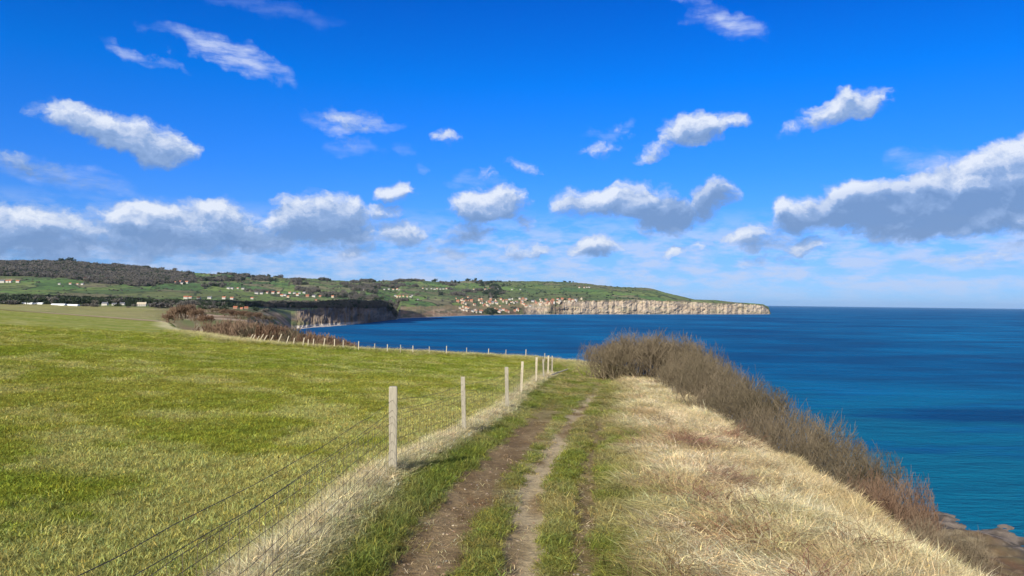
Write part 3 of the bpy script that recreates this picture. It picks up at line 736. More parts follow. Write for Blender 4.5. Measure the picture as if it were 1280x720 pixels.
def twig_mat(name, c1, c2):
    m, nt, N, L = new_mat(name)
    out = N('ShaderNodeOutputMaterial'); b = N('ShaderNodeBsdfPrincipled'); tc = N('ShaderNodeTexCoord')
    no = N('ShaderNodeTexNoise'); no.inputs['Scale'].default_value = 1.8; no.inputs['Detail'].default_value = 5; L(tc.outputs['Object'], no.inputs['Vector'])
    oi = N('ShaderNodeObjectInfo')
    ad = N('ShaderNodeMath'); ad.operation = 'MULTIPLY_ADD'; ad.inputs[1].default_value = .7; ad.inputs[2].default_value = -.35; L(oi.outputs['Random'], ad.inputs[0])
    mr = N('ShaderNodeMapRange'); mr.inputs[1].default_value = .3; mr.inputs[2].default_value = .7; L(no.outputs[0], mr.inputs[0])
    a2 = N('ShaderNodeMath'); a2.use_clamp = True; L(mr.outputs[0], a2.inputs[0]); L(ad.outputs[0], a2.inputs[1])
    mx = N('ShaderNodeMix'); mx.data_type = 'RGBA'; mx.inputs['A'].default_value = c1 + (1,); mx.inputs['B'].default_value = c2 + (1,)
    L(a2.outputs[0], mx.inputs['Factor']); L(mx.outputs['Result'], b.inputs['Base Color']); b.inputs['Roughness'].default_value = .8
    b.inputs['Specular IOR Level'].default_value = .2
    L(b.outputs[0], out.inputs[0]); return m
tw1 = twig_mat('bare_twigs', (.105, .085, .050), (.195, .150, .095))
tw2 = twig_mat('russet_twigs', (.155, .090, .055), (.21, .145, .095))
SH = [shrub_mesh('shrub_twigs', 11 + i, 60, 5, 2.6, 2.2, .022, tw1 if i != 2 else tw2) for i in range(4)]
def far_shrub_mesh(i):
    return shrub_mesh('scrub_twigs', 40 + i, 26, 4, 3.2, 2.4, .05, tw1 if i % 2 else tw2, r_min=.018, child=4)
SHF = [far_shrub_mesh(i) for i in range(3)]
def shrub(me, x, y, z, sx, sz, label, group, rz=None):
    o = link('bare_shrub', me); o.location = (x, y, z); o.scale = (sx, sx, sz)
    o.rotation_euler = (0, 0, random.uniform(0, 6.28) if rz is None else rz)
    set_props(o, label, 'shrub', group); return o
G1 = 'bare shrubs along the cliff edge right of the track'
# the big clump at the top of the track: (x, y, top photo y, width scale)
big = [(6.3, 44.0, 430, 1.0, 'small outer bush at the left foot of the big clump'), (8.4, 47.5, 415, 1.5, 'bare bush at the back of the big clump'), (10.4, 47.0, 420, 1.4, 'bare bush at the back right of the big clump'),
       (5.9, 46.0, 424, 1.15, 'left bush of the big bare clump beside the end of the track'),
       (7.6, 45.0, 413, 1.5, 'tallest bare bush in the big clump at the end of the track'),
       (9.6, 45.5, 414, 1.6, 'broad bare bush on the right half of the big clump'),
       (10.9, 43.5, 432, 1.3, 'lower bare bush on the seaward shoulder of the big clump')]
tops = ([860, 880, 900, 930, 960, 1000, 1050, 1090, 1120, 1150, 1180, 1250, 1400], [432, 441, 457, 470, 490, 507, 538, 572, 602, 632, 662, 716, 800])
chain = []
for (yy, off, ws, lab) in [(37.5, 1.6, 1.2, 'small bare shrub in the dip next to the big clump'),
                           (33.0, 1.4, 1.1, 'grey brown shrub second below the big clump on the crest'),
                           (28.8, 1.5, 1.1, 'thin bare shrub standing where the sea shows behind its tips'),
                           (25.0, 1.3, 1.15, 'rounded brown shrub above a notch in the grassy crest'),
                           (21.8, 1.3, 1.1, 'dense olive brown shrub halfway down the line on the crest'),
                           (19.0, 1.3, 1.05, 'bushy dark shrub below the halfway point of the line'),
                           (16.6, 1.5, 1.05, 'wide bare shrub with pale whips rising above its crown'),
                           (14.4, 1.6, 1.0, 'russet stemmed shrub with the tallest thin twigs of the line'),
                           (12.6, 1.7, .95, 'reddish bare shrub next down from the russet stemmed one'),
                           (11.0, 1.8, .9, 'low spreading bare shrub near the lower end of the line'),
                           (9.6, 1.9, .85, 'small scrubby shrub above the rocky point far below'),
                           (8.4, 2.0, .8, 'lowest bare shrub in the bottom right corner of the line')]:
    off += .5 * (yy < 20)
    ex = float(np.interp(yy, EDGE[:14, 1], EDGE[:14, 0])) if False else float(np.interp(yy, [7, 12.6, 23, 35, 45], [3.85, 4.1, 5.7, 7.0, 9.2]))
    chain.append((ex + off, yy, None, ws, lab))
for i, (xx, yy, tp, ws, lab) in enumerate(big + chain):
    zg = gz(xx, yy)
    pxx = 640 + F * xx / yy
    if tp is None: tp = float(np.interp(pxx, *tops))
    ztop = EZ + uv_of(pxx, tp)[1] * yy
    h = max(.9, ztop - zg) * .94; zg = min(zg, ztop - h)
    me = SH[[0, 1, 3, 0, 1, 3, 0, 1, 3, 0, 1, 3, 0, 1, 3, 2, 1, 0, 1][i % 19]]
    shrub(me, xx, yy, zg - .05, ws * (np.interp(yy, [8, 13, 20, 35], [.55, .68, .95, 1.2]) if i >= 7 else 1.15), h / 2.2, lab, G1)
# scrub further down the slope
G2 = 'low scrub on the cliff slope below the crest'
k = 0
for _ in range(400):
    if k >= 46: break
    yy = rng.uniform(7, 60); uu = rng.uniform(.36, .74); xx = uu * yy
    ss = float(edge_dist(np.array([xx]), np.array([yy]))[0][0])
    if ss < 2.6 or ss > 34: continue
    zg = gz(xx, yy)
    sz_ = rng.uniform(.45, .8)
    p, q = py_of(xx, yy, zg + 2.4 * sz_)
    if q < np.interp(p, *tops) + 10: continue
    shrub(SH[(0, 1, 3)[k % 3]], xx, yy, zg, rng.uniform(.8, 1.3), sz_, 'low tangled brown scrub bush on the steep slope below the crest', G2); k += 1
# scrub on the bay side of the field
G3 = 'brown scrub bushes along the bay side of the field'
def scrub_line(pts):
    for (px, tp, yy, ws, lab) in pts:
        u, v = uv_of(px, tp); xx = u * yy
        zg = max(gz(xx, yy), 0)
        ztop = EZ + v * yy; zb = plane_z(xx, yy) - 1.2
        z0 = min(zb, ztop - 1.2)
        h = ztop - z0
        shrub(SHF[int(px) % 3], xx, yy, z0, ws, h / 2.4, lab, G3)
pts = []
for j, px in enumerate([272, 284, 297, 309, 322, 335, 348, 361, 373, 384, 395, 405, 414, 423, 431]):
    tp = float(np.interp(px, [265, 280, 300, 320, 350, 380, 410, 435], [406, 402, 401, 404, 410, 416, 423, 431]))
    yy = float(np.interp(px, [265, 300, 330, 380, 440], [92, 80, 74, 71, 70.5]))
    pts.append((px, tp + random.uniform(-1.5, 1.5), yy, random.uniform(1.0, 1.25) * yy / 74, 'brown leafless scrub bush in the hedge behind the leaning posts'))
scrub_line(pts)
for (px, py, wd, hh) in [(212, 402, 18, 9), (222, 398, 22, 13), (233, 396, 24, 14), (246, 399, 22, 12), (258, 404, 20, 9), (268, 392, 16, 6), (285, 394, 20, 7), (300, 397, 22, 8), (318, 399, 22, 8), (334, 402, 20, 7)]:
    yy = 260.0; u, v = uv_of(px, py); zz = EZ + v * yy
    shrub(SHF[px % 3], u * yy, yy, zz, wd * yy / F / 3.2, hh * yy / F / 2.2, 'mound of reddish brown scrub on the rough ground beyond the field corner', 'scrub mounds beyond the field corner')

# ------------------------------------------------------------------ fences
wood_m = simple_mat('weathered_post_wood', (.37, .33, .25), .85, .5, 11, (7, 7, .6), .8)
wood_pale = simple_mat('pale_post_wood', (.52, .45, .32), .85, .35, 11, (7, 7, .6), .6)
wire_m = simple_mat('rusty_wire', (.075, .060, .048), .6, .3, 20)
def post_vf(x, y, z, h, w, lean=(0, 0), rz=0.1):
    n = 6; vs = []; fs = []
    prof = [(-.25, 1), (0, 1), (.3, .985), (.7, 1.0), (.985, .97), (1.0, .86)]
    for t, k in prof:
        hz = h * t; cx = x + lean[0] * max(hz, 0); cy = y + lean[1] * max(hz, 0)
        j = rng.normal(0, w * .012, 8)
        c8 = [(-1, -.86), (-.86, -1), (.86, -1), (1, -.86), (1, .86), (.86, 1), (-.86, 1), (-1, .86)]
        for i, (a, b) in enumerate(c8):
            a *= w / 2 * k + j[i]; b *= w / 2 * k + j[i]
            vs.append((cx + a * math.cos(rz) - b * math.sin(rz), cy + a * math.sin(rz) + b * math.cos(rz), z + hz))
    Q = [(8 * l + i, 8 * l + (i + 1) % 8, 8 * l + 8 + (i + 1) % 8, 8 * l + 8 + i) for l in range(len(prof) - 1) for i in range(8)]
    e = 8 * (len(prof) - 1); top = np.array([[e + i for i in range(8)]])
    return np.array(vs), [np.array(Q), top]
def fence(name, label, posts, parent_loc, wires, net, group=None, rad=.0019):
    root = empty(name, parent_loc); set_props(root, label, 'fence')
    off = np.array(parent_loc)
    attach = []
    for (x, y, h, w, lean, mat) in posts:
        z = gz(x, y)
        vf = post_vf(x, y, z, h, w, lean)
        me = mesh_np('post', vf[0] - off, vf[1], mat); link('post', me, root)
        attach.append((np.array([x, y, z]), np.array([lean[0], lean[1], 1.0])))
    def run(hs, sag=.015, wav=.008):
        P0 = []; P1 = []
        for hgt in hs:
            for (a, la), (b, lb) in zip(attach[:-1], attach[1:]):
                pa = a + la * hgt; pb = b + lb * hgt; n = max(4, int(np.linalg.norm(pb - pa) / .5))
                t = np.linspace(0, 1, n + 1)[:, None]; p = pa * (1 - t) + pb * t
                p[:, 2] -= (4 * t * (1 - t))[:, 0] * sag * np.linalg.norm(pb - pa) / 5
                p[1:-1] += rng.normal(0, wav, (n - 1, 3))
                P0.append(p[:-1]); P1.append(p[1:])
        return np.concatenate(P0), np.concatenate(P1)
    if wires:
        for hw in wires:
            p0, p1 = run([hw], .05, .006); V, Q = segs_mesh(p0, p1, rad * 1.25, rad * 1.25, 4)
            parts = [(V, Q)]
            d = p1 - p0; m = np.concatenate([p0 + d * t for t in (.15, .4, .65, .9)])
            ax = rng.normal(0, 1, m.shape); ax /= np.linalg.norm(ax, axis=1, keepdims=True)
            parts.append(segs_mesh(m - ax * .016, m + ax * .016, rad * .7, rad * .5))
            V, Q = merge(parts); link('barbed_wire', mesh_np('barbed_wire', V - off, Q, wire_m), root)
    if net:
        hs, dx = net
        p0, p1 = run(hs, .012, .006); parts = [segs_mesh(p0, p1, rad * 1.15, rad * 1.15, 3)]
        A0 = []; A1 = []
        for (a, la), (b, lb) in zip(attach[:-1], attach[1:]):
            n = int(np.linalg.norm(b - a) / dx)
            for i in range(1, n):
                t = i / n; g = a * (1 - t) + b * t; l = la * (1 - t) + lb * t
                j = rng.normal(0, .006, 3); g = g + j * [1, 1, 0]
                for h0, h1 in zip(hs[:-1], hs[1:]):
                    A0.append(g + l * h0); A1.append(g + l * h1 + rng.normal(0, .004, 3))
        parts.append(segs_mesh(np.array(A0), np.array(A1), rad * .95, rad * .95, 3))
        V, Q = merge(parts); link('wire_netting', mesh_np('wire_netting', V - off, Q, wire_m), root)
    return root
P = []
H = [1.12, 1.12, 1.10, 1.12, 1.10, 1.10, .95, 1.12, 1.12]
Wd = [.095, .105, .085, .095, .085, .085, .08, .085, .085]
LN = [(0, 0), (-.01, 0), (-.04, .02), (-.03, 0), (.035, 0), (.01, 0), (-.03, .02), (.03, 0), (.01, 0)]
for i, (x, y) in enumerate(POST):
    P.append((x, y, H[i], Wd[i], LN[i], wood_pale if i in (4, 5, 7) else wood_m))
fence('wire_fence', 'wire netting fence on square wooden posts between the field and the track', P, (-1.51, 9.65, gz(-1.51, 9.65)), [.95, .82], ([.04, .12, .21, .31, .42, .54, .66, .74], .15))
# fallen rails at the far end of that fence
def rail(x0, y0, x1, y1, h0, h1, w, label):
    z0 = gz(x0, y0) + h0; z1 = gz(x1, y1) + h1
    V, Q = segs_mesh([(x0, y0, z0)], [(x1, y1, z1)], w, w * .9, 6)
    caps = [np.array([[5, 4, 3, 2, 1, 0]]), np.array([[6, 7, 8, 9, 10, 11]])]
    o = link('fallen_rail', mesh_np('fallen_rail', V, [Q] + caps, wood_pale)); set_props(o, label, 'rail', 'fallen rails at the end of the fence')
rail(2.15, 40.5, 3.45, 45.5, .10, .42, .045, 'pale rail lying aslant against the last fence posts')
#rail(.45, 25.8, .95, 24.3, .18, .05, .025, 'thin broken stake lying at the foot of the pale post')
# fence along the far field edge
E = []
tabx = ([366, 430, 468, 500, 536, 558, 583, 610, 632, 657, 681], [66, 66, 66.8, 68, 69.5, 71, 72.5, 75, 77.5, 78, 72])
for i, px in enumerate([429, 448, 468, 484, 500.5, 516, 536.5, 558, 583, 610.5, 632, 657, 681]):
    yy = float(np.interp(px, *tabx)); xx = uv_of(px, 445)[0] * yy
    E.append((xx, yy, .85 + random.uniform(-.08, .12), .07, (random.gauss(0, .03), 0), wood_pale if i % 2 else wood_m))
fence('headland_fence', 'thin post and wire fence along the far field edge against the sea', E, (E[0][0], E[0][1], gz(E[0][0], E[0][1])), [.8, .5], None, rad=.006)
E = []
for i, (px, ln) in enumerate([(310, .55), (313, .5), (317, .6), (322, .55), (327, .6), (336, .5), (346, .42), (357, .3), (366.5, .12), (378, .18), (385, .02), (391, .1), (404, .15), (418, 0), (429, 0)]):
    yy = 66.5 if px > 350 else 66.5 + (350 - px) * .10; xx = uv_of(px, 436)[0] * yy
    E.append((xx, yy, (.85 if px > 360 else .9) + random.uniform(-.1, .1), .08, (ln, 0), wood_pale))
fence('leaning_fence', 'row of pale leaning posts in front of the brown scrub bushes', E, (E[0][0], E[0][1], gz(E[0][0], E[0][1])), [.75, .45], None, rad=.006)

# ------------------------------------------------------------------ buildings
wall_white = simple_mat('whitewashed_wall', (.46, .43, .38), .9, .08, .6)
wall_cream = simple_mat('sandstone_wall', (.50, .42, .31), .9, .15, .8)
wall_brick = simple_mat('brick_wall', (.34, .20, .14), .9, .2, .8)
roof_red = simple_mat('pantile_roof', (.36, .13, .07), .85, .2, 1.2)
roof_grey = simple_mat('slate_roof', (.13, .13, .15), .7, .2, 1.2)
glass_dark = simple_mat('window_pane', (.03, .035, .045), .2, .1, 1.0, spec=.5)
def house_parts(w, d, h, rh, chim=True):
    V, Q = box_vf(-w / 2, w / 2, -d / 2, d / 2, -3, h)
    g = np.array([(-w / 2, -d / 2, h), (-w / 2, d / 2, h), (-w / 2, 0, h + rh), (w / 2, -d / 2, h), (w / 2, d / 2, h), (w / 2, 0, h + rh)])
    wall = merge([(V, Q), (g, np.array([(0, 2, 1), (3, 4, 5)]))])
    o = .35; t = .18
    a = np.array([(-w / 2 - o, -d / 2 - o, h - .2), (w / 2 + o, -d / 2 - o, h - .2), (w / 2 + o, 0, h + rh + .1), (-w / 2 - o, 0, h + rh + .1),
                  (-w / 2 - o, d / 2 + o, h - .2), (w / 2 + o, d / 2 + o, h - .2)])
    a2 = a - [0, 0, -t]
    RV = np.concatenate([a, a2]); RF = np.array([(6, 7, 8, 9), (9, 8, 11, 10), (0, 3, 2, 1), (3, 4, 5, 2), (0, 1, 7, 6), (4, 10, 11, 5), (1, 2, 8, 7), (2, 5, 11, 8), (0, 6, 9, 3), (3, 9, 10, 4)])
    ch = box_vf(w / 2 - 1.3, w / 2 - .5, -.45, .45, h, h + rh + 1.2)
    wins = []
    for x in np.linspace(-w / 2 + 1.6, w / 2 - 1.6, max(2, int(w / 3))):
        for z in ([1.0] if h < 4 else [1.0, 3.6]): wins.append(box_vf(x - .5, x + .5, -d / 2 - .05, -d / 2 + .05, z, z + 1.2))
    return wall, (RV, RF), ch, wins
def make_house(name, w, d, h, rh, wm, rm):
    wall, roof, ch, wins = house_parts(w, d, h, rh)
    r = empty(name)
    link('wall', mesh_np('wall', wall[0], wall[1], wm), r)
    rf = link('roof', mesh_np('roof', roof[0], roof[1], rm), r)
    link('chimney', mesh_np('chimney', ch[0], ch[1], wm), rf)
    for wv in wins: link('window', mesh_np('window', wv[0], wv[1], glass_dark), r)
    return r
def copy_tree(o, parent=None, small=False):
    c = o.copy(); COL.objects.link(c); c.parent = parent
    for ch in list(o.children):
        if small and ch.name.startswith('window'): continue
        copy_tree(ch, c, small)
    return c
def put(o, p, rz, sc, label, cat, group=None):
    o.location = p; o.rotation_euler = (0, 0, rz); o.scale = (sc, sc, sc); set_props(o, label, cat, group); return o
hp = [make_house('white_cottage', 11, 7, 5.5, 3.0, wall_white, roof_red), make_house('stone_cottage', 10, 7, 6, 3.2, wall_cream, roof_red),
      make_house('brick_house', 12, 8, 6, 3.5, wall_brick, roof_red), make_house('slate_roofed_house', 13, 8, 5.5, 3.2, wall_white, roof_grey),
      make_house('terrace_house', 9, 8, 7, 3.0, wall_cream, roof_grey)]
used = [False] * 5
def house(kind, px, py, rz, sc, label, group, cat='house'):
    x, y, z = far_at(px, py)
    if used[kind]: o = copy_tree(hp[kind], None, True)
    else: o = hp[kind]; used[kind] = True
    return put(o, (x, y, z), rz, sc, label, cat, group)
names = ['red roofed white cottage', 'red roofed sandstone cottage', 'red roofed brick house', 'slate roofed white house', 'tall slate roofed terrace house']
# the fishing village on its slope
nv = 0
for _ in range(2000):
    if nv >= 135: break
    px = random.uniform(572, 728); lo = np.interp(px, [572, 600, 640, 655, 675, 728], [389, 392, 391.5, 386, 382, 376.5]); hi = np.interp(px, [572, 600, 700, 728], [376, 374, 374.5, 374.5])
    py = random.uniform(hi, lo)
    if px > 655 and random.random() < .35: continue
    if 382 < py < 385.5 and px < 655 and random.random() < .75: continue
    low = py > 384
    kd = random.choices([0, 1, 2, 3, 4], [3, 5, 1, 1, 3] if low else [1, 3, 4, 2, 3])[0]
    house(kd, px, py, random.choice([0, .3, -.3, 1.57, .8]), random.uniform(.75, 1.15), names[kd] + (' low in the harbour village' if low else ' in the upper harbour village'),
          'houses of the harbour village'); nv += 1
def row(pxs, py, lab, group, kinds, sc=1.0, jit=.4):
    sc *= .8
    for p in pxs:
        kd = random.choice(kinds); house(kd, p, py + random.uniform(-jit, jit), random.choice([0, .15, -.2]), sc * random.uniform(.85, 1.15), names[kd] + ' ' + lab, group)
row([455, 461, 466, 480, 486, 491, 496, 499], 362.8, 'in a row on the green hillside above the dark ness', 'hillside row above the ness', [0, 3, 3])
row([494, 497, 500, 504, 509, 513], 371.5, 'grouped low on the hillside behind the dark ness', 'houses low behind the ness', [0, 3, 1])
row([528, 533, 539, 543, 546, 550, 554, 558], 361.8, 'in the hilltop row above the bay cliffs', 'hilltop row above the bay', [0, 3])
row([592, 594, 606, 609, 612, 622, 640, 650], 362.5, 'beside the dark wood above the village', 'houses by the dark wood', [0, 3])
row([730, 733, 736, 724], 360.0, 'at the farm near the ridge of the headland', 'headland farm buildings', [0, 3])
row([320, 327, 334, 341, 348, 362, 368, 374, 380], 367.5, 'in the hamlet spread along the middle of the hillside', 'hillside hamlet', [0, 1, 3])
row([352, 356, 360, 372, 384, 392, 400, 408, 416, 425], 371.0, 'in the lower edge of the hillside hamlet', 'lower hillside hamlet', [0, 1, 2, 3], 1.0, 1.2)
row([285, 290, 297, 303], 361.5, 'scattered among hedges on the upper left hillside', 'upper hillside farms', [0, 3])
row([218, 224, 228, 233], 355.0, 'standing under the hillside wood', 'farm under the wood', [0, 3], 1.3)
row([105, 109, 131, 137, 142], 349.8, 'half hidden in the wood near the hilltop', 'houses in the hilltop wood', [0, 3], 1.2)
row([74, 87, 96, 103], 356.0, 'on the hillside by the straight dark hedge', 'hedge farm', [0, 3], .8)
row([3, 8, 12, 22], 353.5, 'at the left edge of the hillside', 'farm at the left edge of the hill', [0, 3], 1.2)
row([232, 238, 248, 262, 280, 290, 315], 374.0, 'just above the shaded band of trees', 'farm above the shaded trees', [0, 3], .9)
row([395, 432, 445, 515, 522, 570, 578, 585], 373.0, 'standing alone on the hillside', 'lone hillside houses', [0, 1, 3], .9, 5)
# farmhouse and outbuildings close behind the field
fx, fy, fz = far_at(177, 383.0)
fh = make_house('farmhouse', 15, 8, 4.2, 3.4, wall_white, wall_cream)
put(fh, (fx, fy, fz - .5), .25, .66 * fy / 900, 'long white farmhouse among brown trees beyond the field', 'farmhouse')
for i, (px, py, s) in enumerate([(131, 381.8, .5), (143, 382.0, .4), (153, 381.6, .4)]):
    x, y, z = far_at(px, py); o = copy_tree(hp[3], None, True)
    put(o, (x, y, z - .5), .1 * i, s * y / 900, ['low white outbuilding left of the farmhouse', 'small pale shed between outbuilding and farmhouse', 'pale barn nearest to the white farmhouse'][i], 'outbuilding', 'farm outbuildings')
for i, (px, py) in enumerate([(294, 386.3), (302, 387), (308, 386.6)]):
    x, y, z = far_at(px, py); o = copy_tree(hp[2], None, True)
    put(o, (x, y, z - .5), [.2, -.2, .5][i], (.26, .2, .24)[i] * y / 600, ['brick house with red roof left of three near the rough ground', 'middle brick house of three near the rough ground', 'right hand brick house of three near the rough ground'][i], 'house', 'brick houses by the rough ground')
# polytunnels
poly_m = simple_mat('polythene_skin', (.80, .80, .78), .4, .06, .4)
def tunnel(px0, px1, py, label):
    x0, y0, z0 = far_at((px0 + px1) / 2, py)
    ua = uv_of(px0, py)[0]; ub = uv_of(px1, py)[0]; Lh = (ub - ua) * y0 / 2
    r = empty('polytunnel', (x0, y0, z0 - .3)); set_props(r, label, 'polytunnel', 'white polytunnels beyond the field')
    vs = []; nx = 14; na = 12; rad = 2.1 * y0 / 900
    for i in range(nx + 1):
        X = -Lh + 2 * Lh * i / nx
        for k in range(na + 1):
            t = math.pi * k / na; b = .04 * (i % 2)
            vs.append((X, -math.cos(t) * (rad * 1.5 + b), math.sin(t) * (rad + b)))
    Q = [(i * (na + 1) + k, (i + 1) * (na + 1) + k, (i + 1) * (na + 1) + k + 1, i * (na + 1) + k + 1) for i in range(nx) for k in range(na)]
    link('cover', mesh_np('cover', np.array(vs), np.array(Q), poly_m, True), r)
    for sx in (-1, 1):
        e = [(sx * (Lh + .02), -math.cos(math.pi * k / na) * rad * 1.5, math.sin(math.pi * k / na) * rad) for k in range(na + 1)]
        link('end_panel', mesh_np('end_panel', np.array(e), np.array([list(range(na + 1))]), poly_m), r)
tunnel(27, 42, 380.2, 'leftmost white polytunnel in front of the shaded trees')
tunnel(43, 55, 380.4, 'white polytunnel end to end with the leftmost one')
tunnel(65, 82, 382.0, 'long white polytunnel third from the left')
tunnel(83, 98, 382.2, 'white polytunnel nearest to the farm outbuildings')

# ------------------------------------------------------------------ trees
leaf_brown = twig_mat('bare_crown_twigs', (.095, .088, .085), (.145, .13, .10))
leaf_dark = twig_mat('evergreen_crown', (.022, .036, .020), (.045, .060, .028))
bark_m = simple_mat('grey_bark', (.12, .10, .085), .9, .2, 3)
def crown_mesh(seed, n, mat, flat=.8):
    g = np.random.default_rng(seed)
    lobes = g.normal(0, .5, (9, 3)); lobes[:, 2] = g.uniform(.35, 1.15, 9)
    c = lobes[g.integers(0, 9, n)] + g.normal(0, .27, (n, 3)); c[:, 2] = np.maximum(c[:, 2], .12) * flat
    a = g.normal(0, 1, (n, 3)); a /= np.linalg.norm(a, axis=1, keepdims=True); b = np.cross(a, g.normal(0, 1, (n, 3))); b /= np.linalg.norm(b, axis=1, keepdims=True)
    s = g.uniform(.07, .17, n)[:, None]
    V = np.stack([c - a * s, c + b * s, c + a * s, c - b * s], 1).reshape(-1, 3)
    return mesh_np('crown', V, np.arange(4 * n).reshape(-1, 4), mat)
def trunk_mesh():
    P0 = [(0, 0, -.2), (0, 0, .35), (0, 0, .35), (0, 0, .35)]; P1 = [(0, 0, .35), (.3, .1, .9), (-.3, .15, .85), (.05, -.3, .95)]
    V, Q = segs_mesh(P0, P1, [.07, .045, .04, .04], [.05, .015, .015, .015], 6); return mesh_np('trunk', V, Q, bark_m)
CB = [crown_mesh(200 + i, 420, leaf_brown) for i in range(3)]; CD = [crown_mesh(210 + i, 420, leaf_dark) for i in range(3)]; TM = trunk_mesh()
def tree(x, y, z, h, w, dark, label, group):
    r = empty('hedgerow_tree', (x, y, z), random.uniform(0, 6.28)); r.scale = (w / 1.6, w / 1.6, h / 1.15); set_props(r, label, 'tree', group)
    link('crown', random.choice(CD if dark else CB), r); link('trunk', TM, r)
for (px, py, hpx, wpx, dk) in [(226, 385, 7, 9, 0), (200, 384.5, 6, 12, 0), (210, 384.5, 6, 10, 0), (190, 384, 5, 8, 0), (168, 383.5, 3, 5, 0), (160, 383, 4, 5, 1), (146, 383, 4, 6, 1), (112, 383, 4, 9, 0), (118, 383.5, 4, 8, 0),
                               (104, 383, 3, 6, 0), (8, 381, 5, 9, 0), (18, 381, 5, 9, 0), (240, 386, 5, 9, 0), (252, 387, 5, 8, 1), (262, 386.5, 6, 9, 0), (272, 387, 5, 8, 0), (280, 388, 5, 8, 1), (160, 384.5, 2, 4, 0), (320, 389, 5, 8, 1), (331, 390, 4, 8, 0)]:
    x, y, z = far_at(px, py); s = y / F
    tree(x, y, z - .5, hpx * s, wpx * s, dk, 'dark evergreen tree standing among brown bushes beyond the field' if dk else 'rounded brown leafless tree in the line beyond the field', 'trees beyond the field')
for (px, dpy, hpx, wpx) in [(76, 0, 5, 5), (80, 0, 6, 6), (85, 0, 6.5, 6), (90, 0, 6, 5), (95, 0, 4, 5), (336, 0, 3.5, 3), (345, 0, 2, 3), (350, 0, 2, 3), (404, 0, 2, 2.5), (541, 0, 2.8, 3), (544, 0, 4, 3), (583, 0, 3, 2.5), (586, 0, 3, 3), (594, 0, 3, 3), (706, 0, 1.8, 3), (712, 0, 1.5, 3)]:
    c = int(np.argmin(np.abs(fpx - px))); i = int(np.argmin(FPY[:, c])); s = FY[i, c] / F
    tree(float(FX[i, c]), float(FY[i, c]), float(FZ[i, c]) - 1, hpx * s, wpx * s, True, 'dark tree in the clump on the highest part of the skyline' if px < 100 else 'small dark tree standing up from the hill skyline', 'skyline trees on the hill' if px < 100 else 'single skyline trees')
def woods():
    rngw = np.random.default_rng(3)
    V = np.stack([FX.ravel(), FY.ravel(), FZ.ravel()], 1)
    area = np.gradient(FX, axis=1) * np.gradient(FY, axis=0)
    wgt = (np.clip(fwood, 0, 1) ** 1.5 + .10 * np.clip(fhedge, 0, 1) * (FT.ravel() > 3.2)) * np.sqrt(np.abs(area.ravel()) + 1) / np.sqrt(V[:, 1]) * (FT.ravel() < 6.05) * (V[:, 2] > 5) * (FPX.ravel() > -120) * (V[:, 1] > 800)
    wgt = wgt * (FPX.ravel() < 800); wgt /= wgt.sum()
    n = 14000
    idx = rngw.choice(len(V), n, p=wgt); p = V[idx].copy(); p[:, :2] += rngw.normal(0, 3, (n, 2)); p[:, 2] -= 1.5
    hd = (fwood[idx] < .4)
    h = np.where(hd, rngw.uniform(3, 6, n), rngw.uniform(7, 13, n)) * np.clip(p[:, 1] / 3000, .55, 1.1); w = h * rngw.uniform(.8, 1.3, n)
    dark = rngw.random(n) < np.where((FPX.ravel()[idx] > 600) | (p[:, 1] < 1500), .8, .22)
    for nm, sel, coll, lab in (('bare_woodland', ~dark, CB, 'purple brown leafless woods and hedges covering the far hillside'), ('evergreen_woodland', dark, CD, 'dark evergreen woods and hedges in the valley and on the ness')):
        c = bpy.data.collections.new(nm)
        for me in coll: c.objects.link(bpy.data.objects.new(nm, me))
        protos[nm] = (c, 3)
        q = p[sel]; m = len(q); me = bpy.data.meshes.new(nm); me.vertices.add(m); me.vertices.foreach_set('co', q.astype(np.float32).ravel())
        add_attr(me, 'rot', 'FLOAT_VECTOR', np.stack([np.zeros(m), np.zeros(m), rngw.uniform(0, 6.28, m)], 1))
        add_attr(me, 'scl', 'FLOAT_VECTOR', np.stack([w[sel] / 1.5, w[sel] / 1.5, h[sel]], 1)); add_attr(me, 'pick', 'INT', rngw.integers(0, 3, m))
        o = link(nm, me); ng = bpy.data.node_groups['field_grass'].copy()
        for nd in ng.nodes:
            if nd.bl_idname == 'GeometryNodeCollectionInfo': nd.inputs['Collection'].default_value = c
        md = o.modifiers.new('scatter', 'NODES'); md.node_group = ng; set_props(o, lab, 'woodland', kind='stuff')
woods()

# ------------------------------------------------------------------ light, sky and clouds
SUN_EL = math.radians(31); SUN_AZ = math.radians(180 + 24)      # clockwise from +Y
sd = Vector((math.sin(SUN_AZ) * math.cos(SUN_EL), math.cos(SUN_AZ) * math.cos(SUN_EL), math.sin(SUN_EL)))
sl = bpy.data.lights.new('sun', 'SUN'); sl.energy = 5.0; sl.angle = math.radians(.53); sl.color = (1, .955, .88)
so = bpy.data.objects.new('sun', sl); COL.objects.link(so); so.rotation_euler = sd.to_track_quat('Z', 'Y').to_euler()

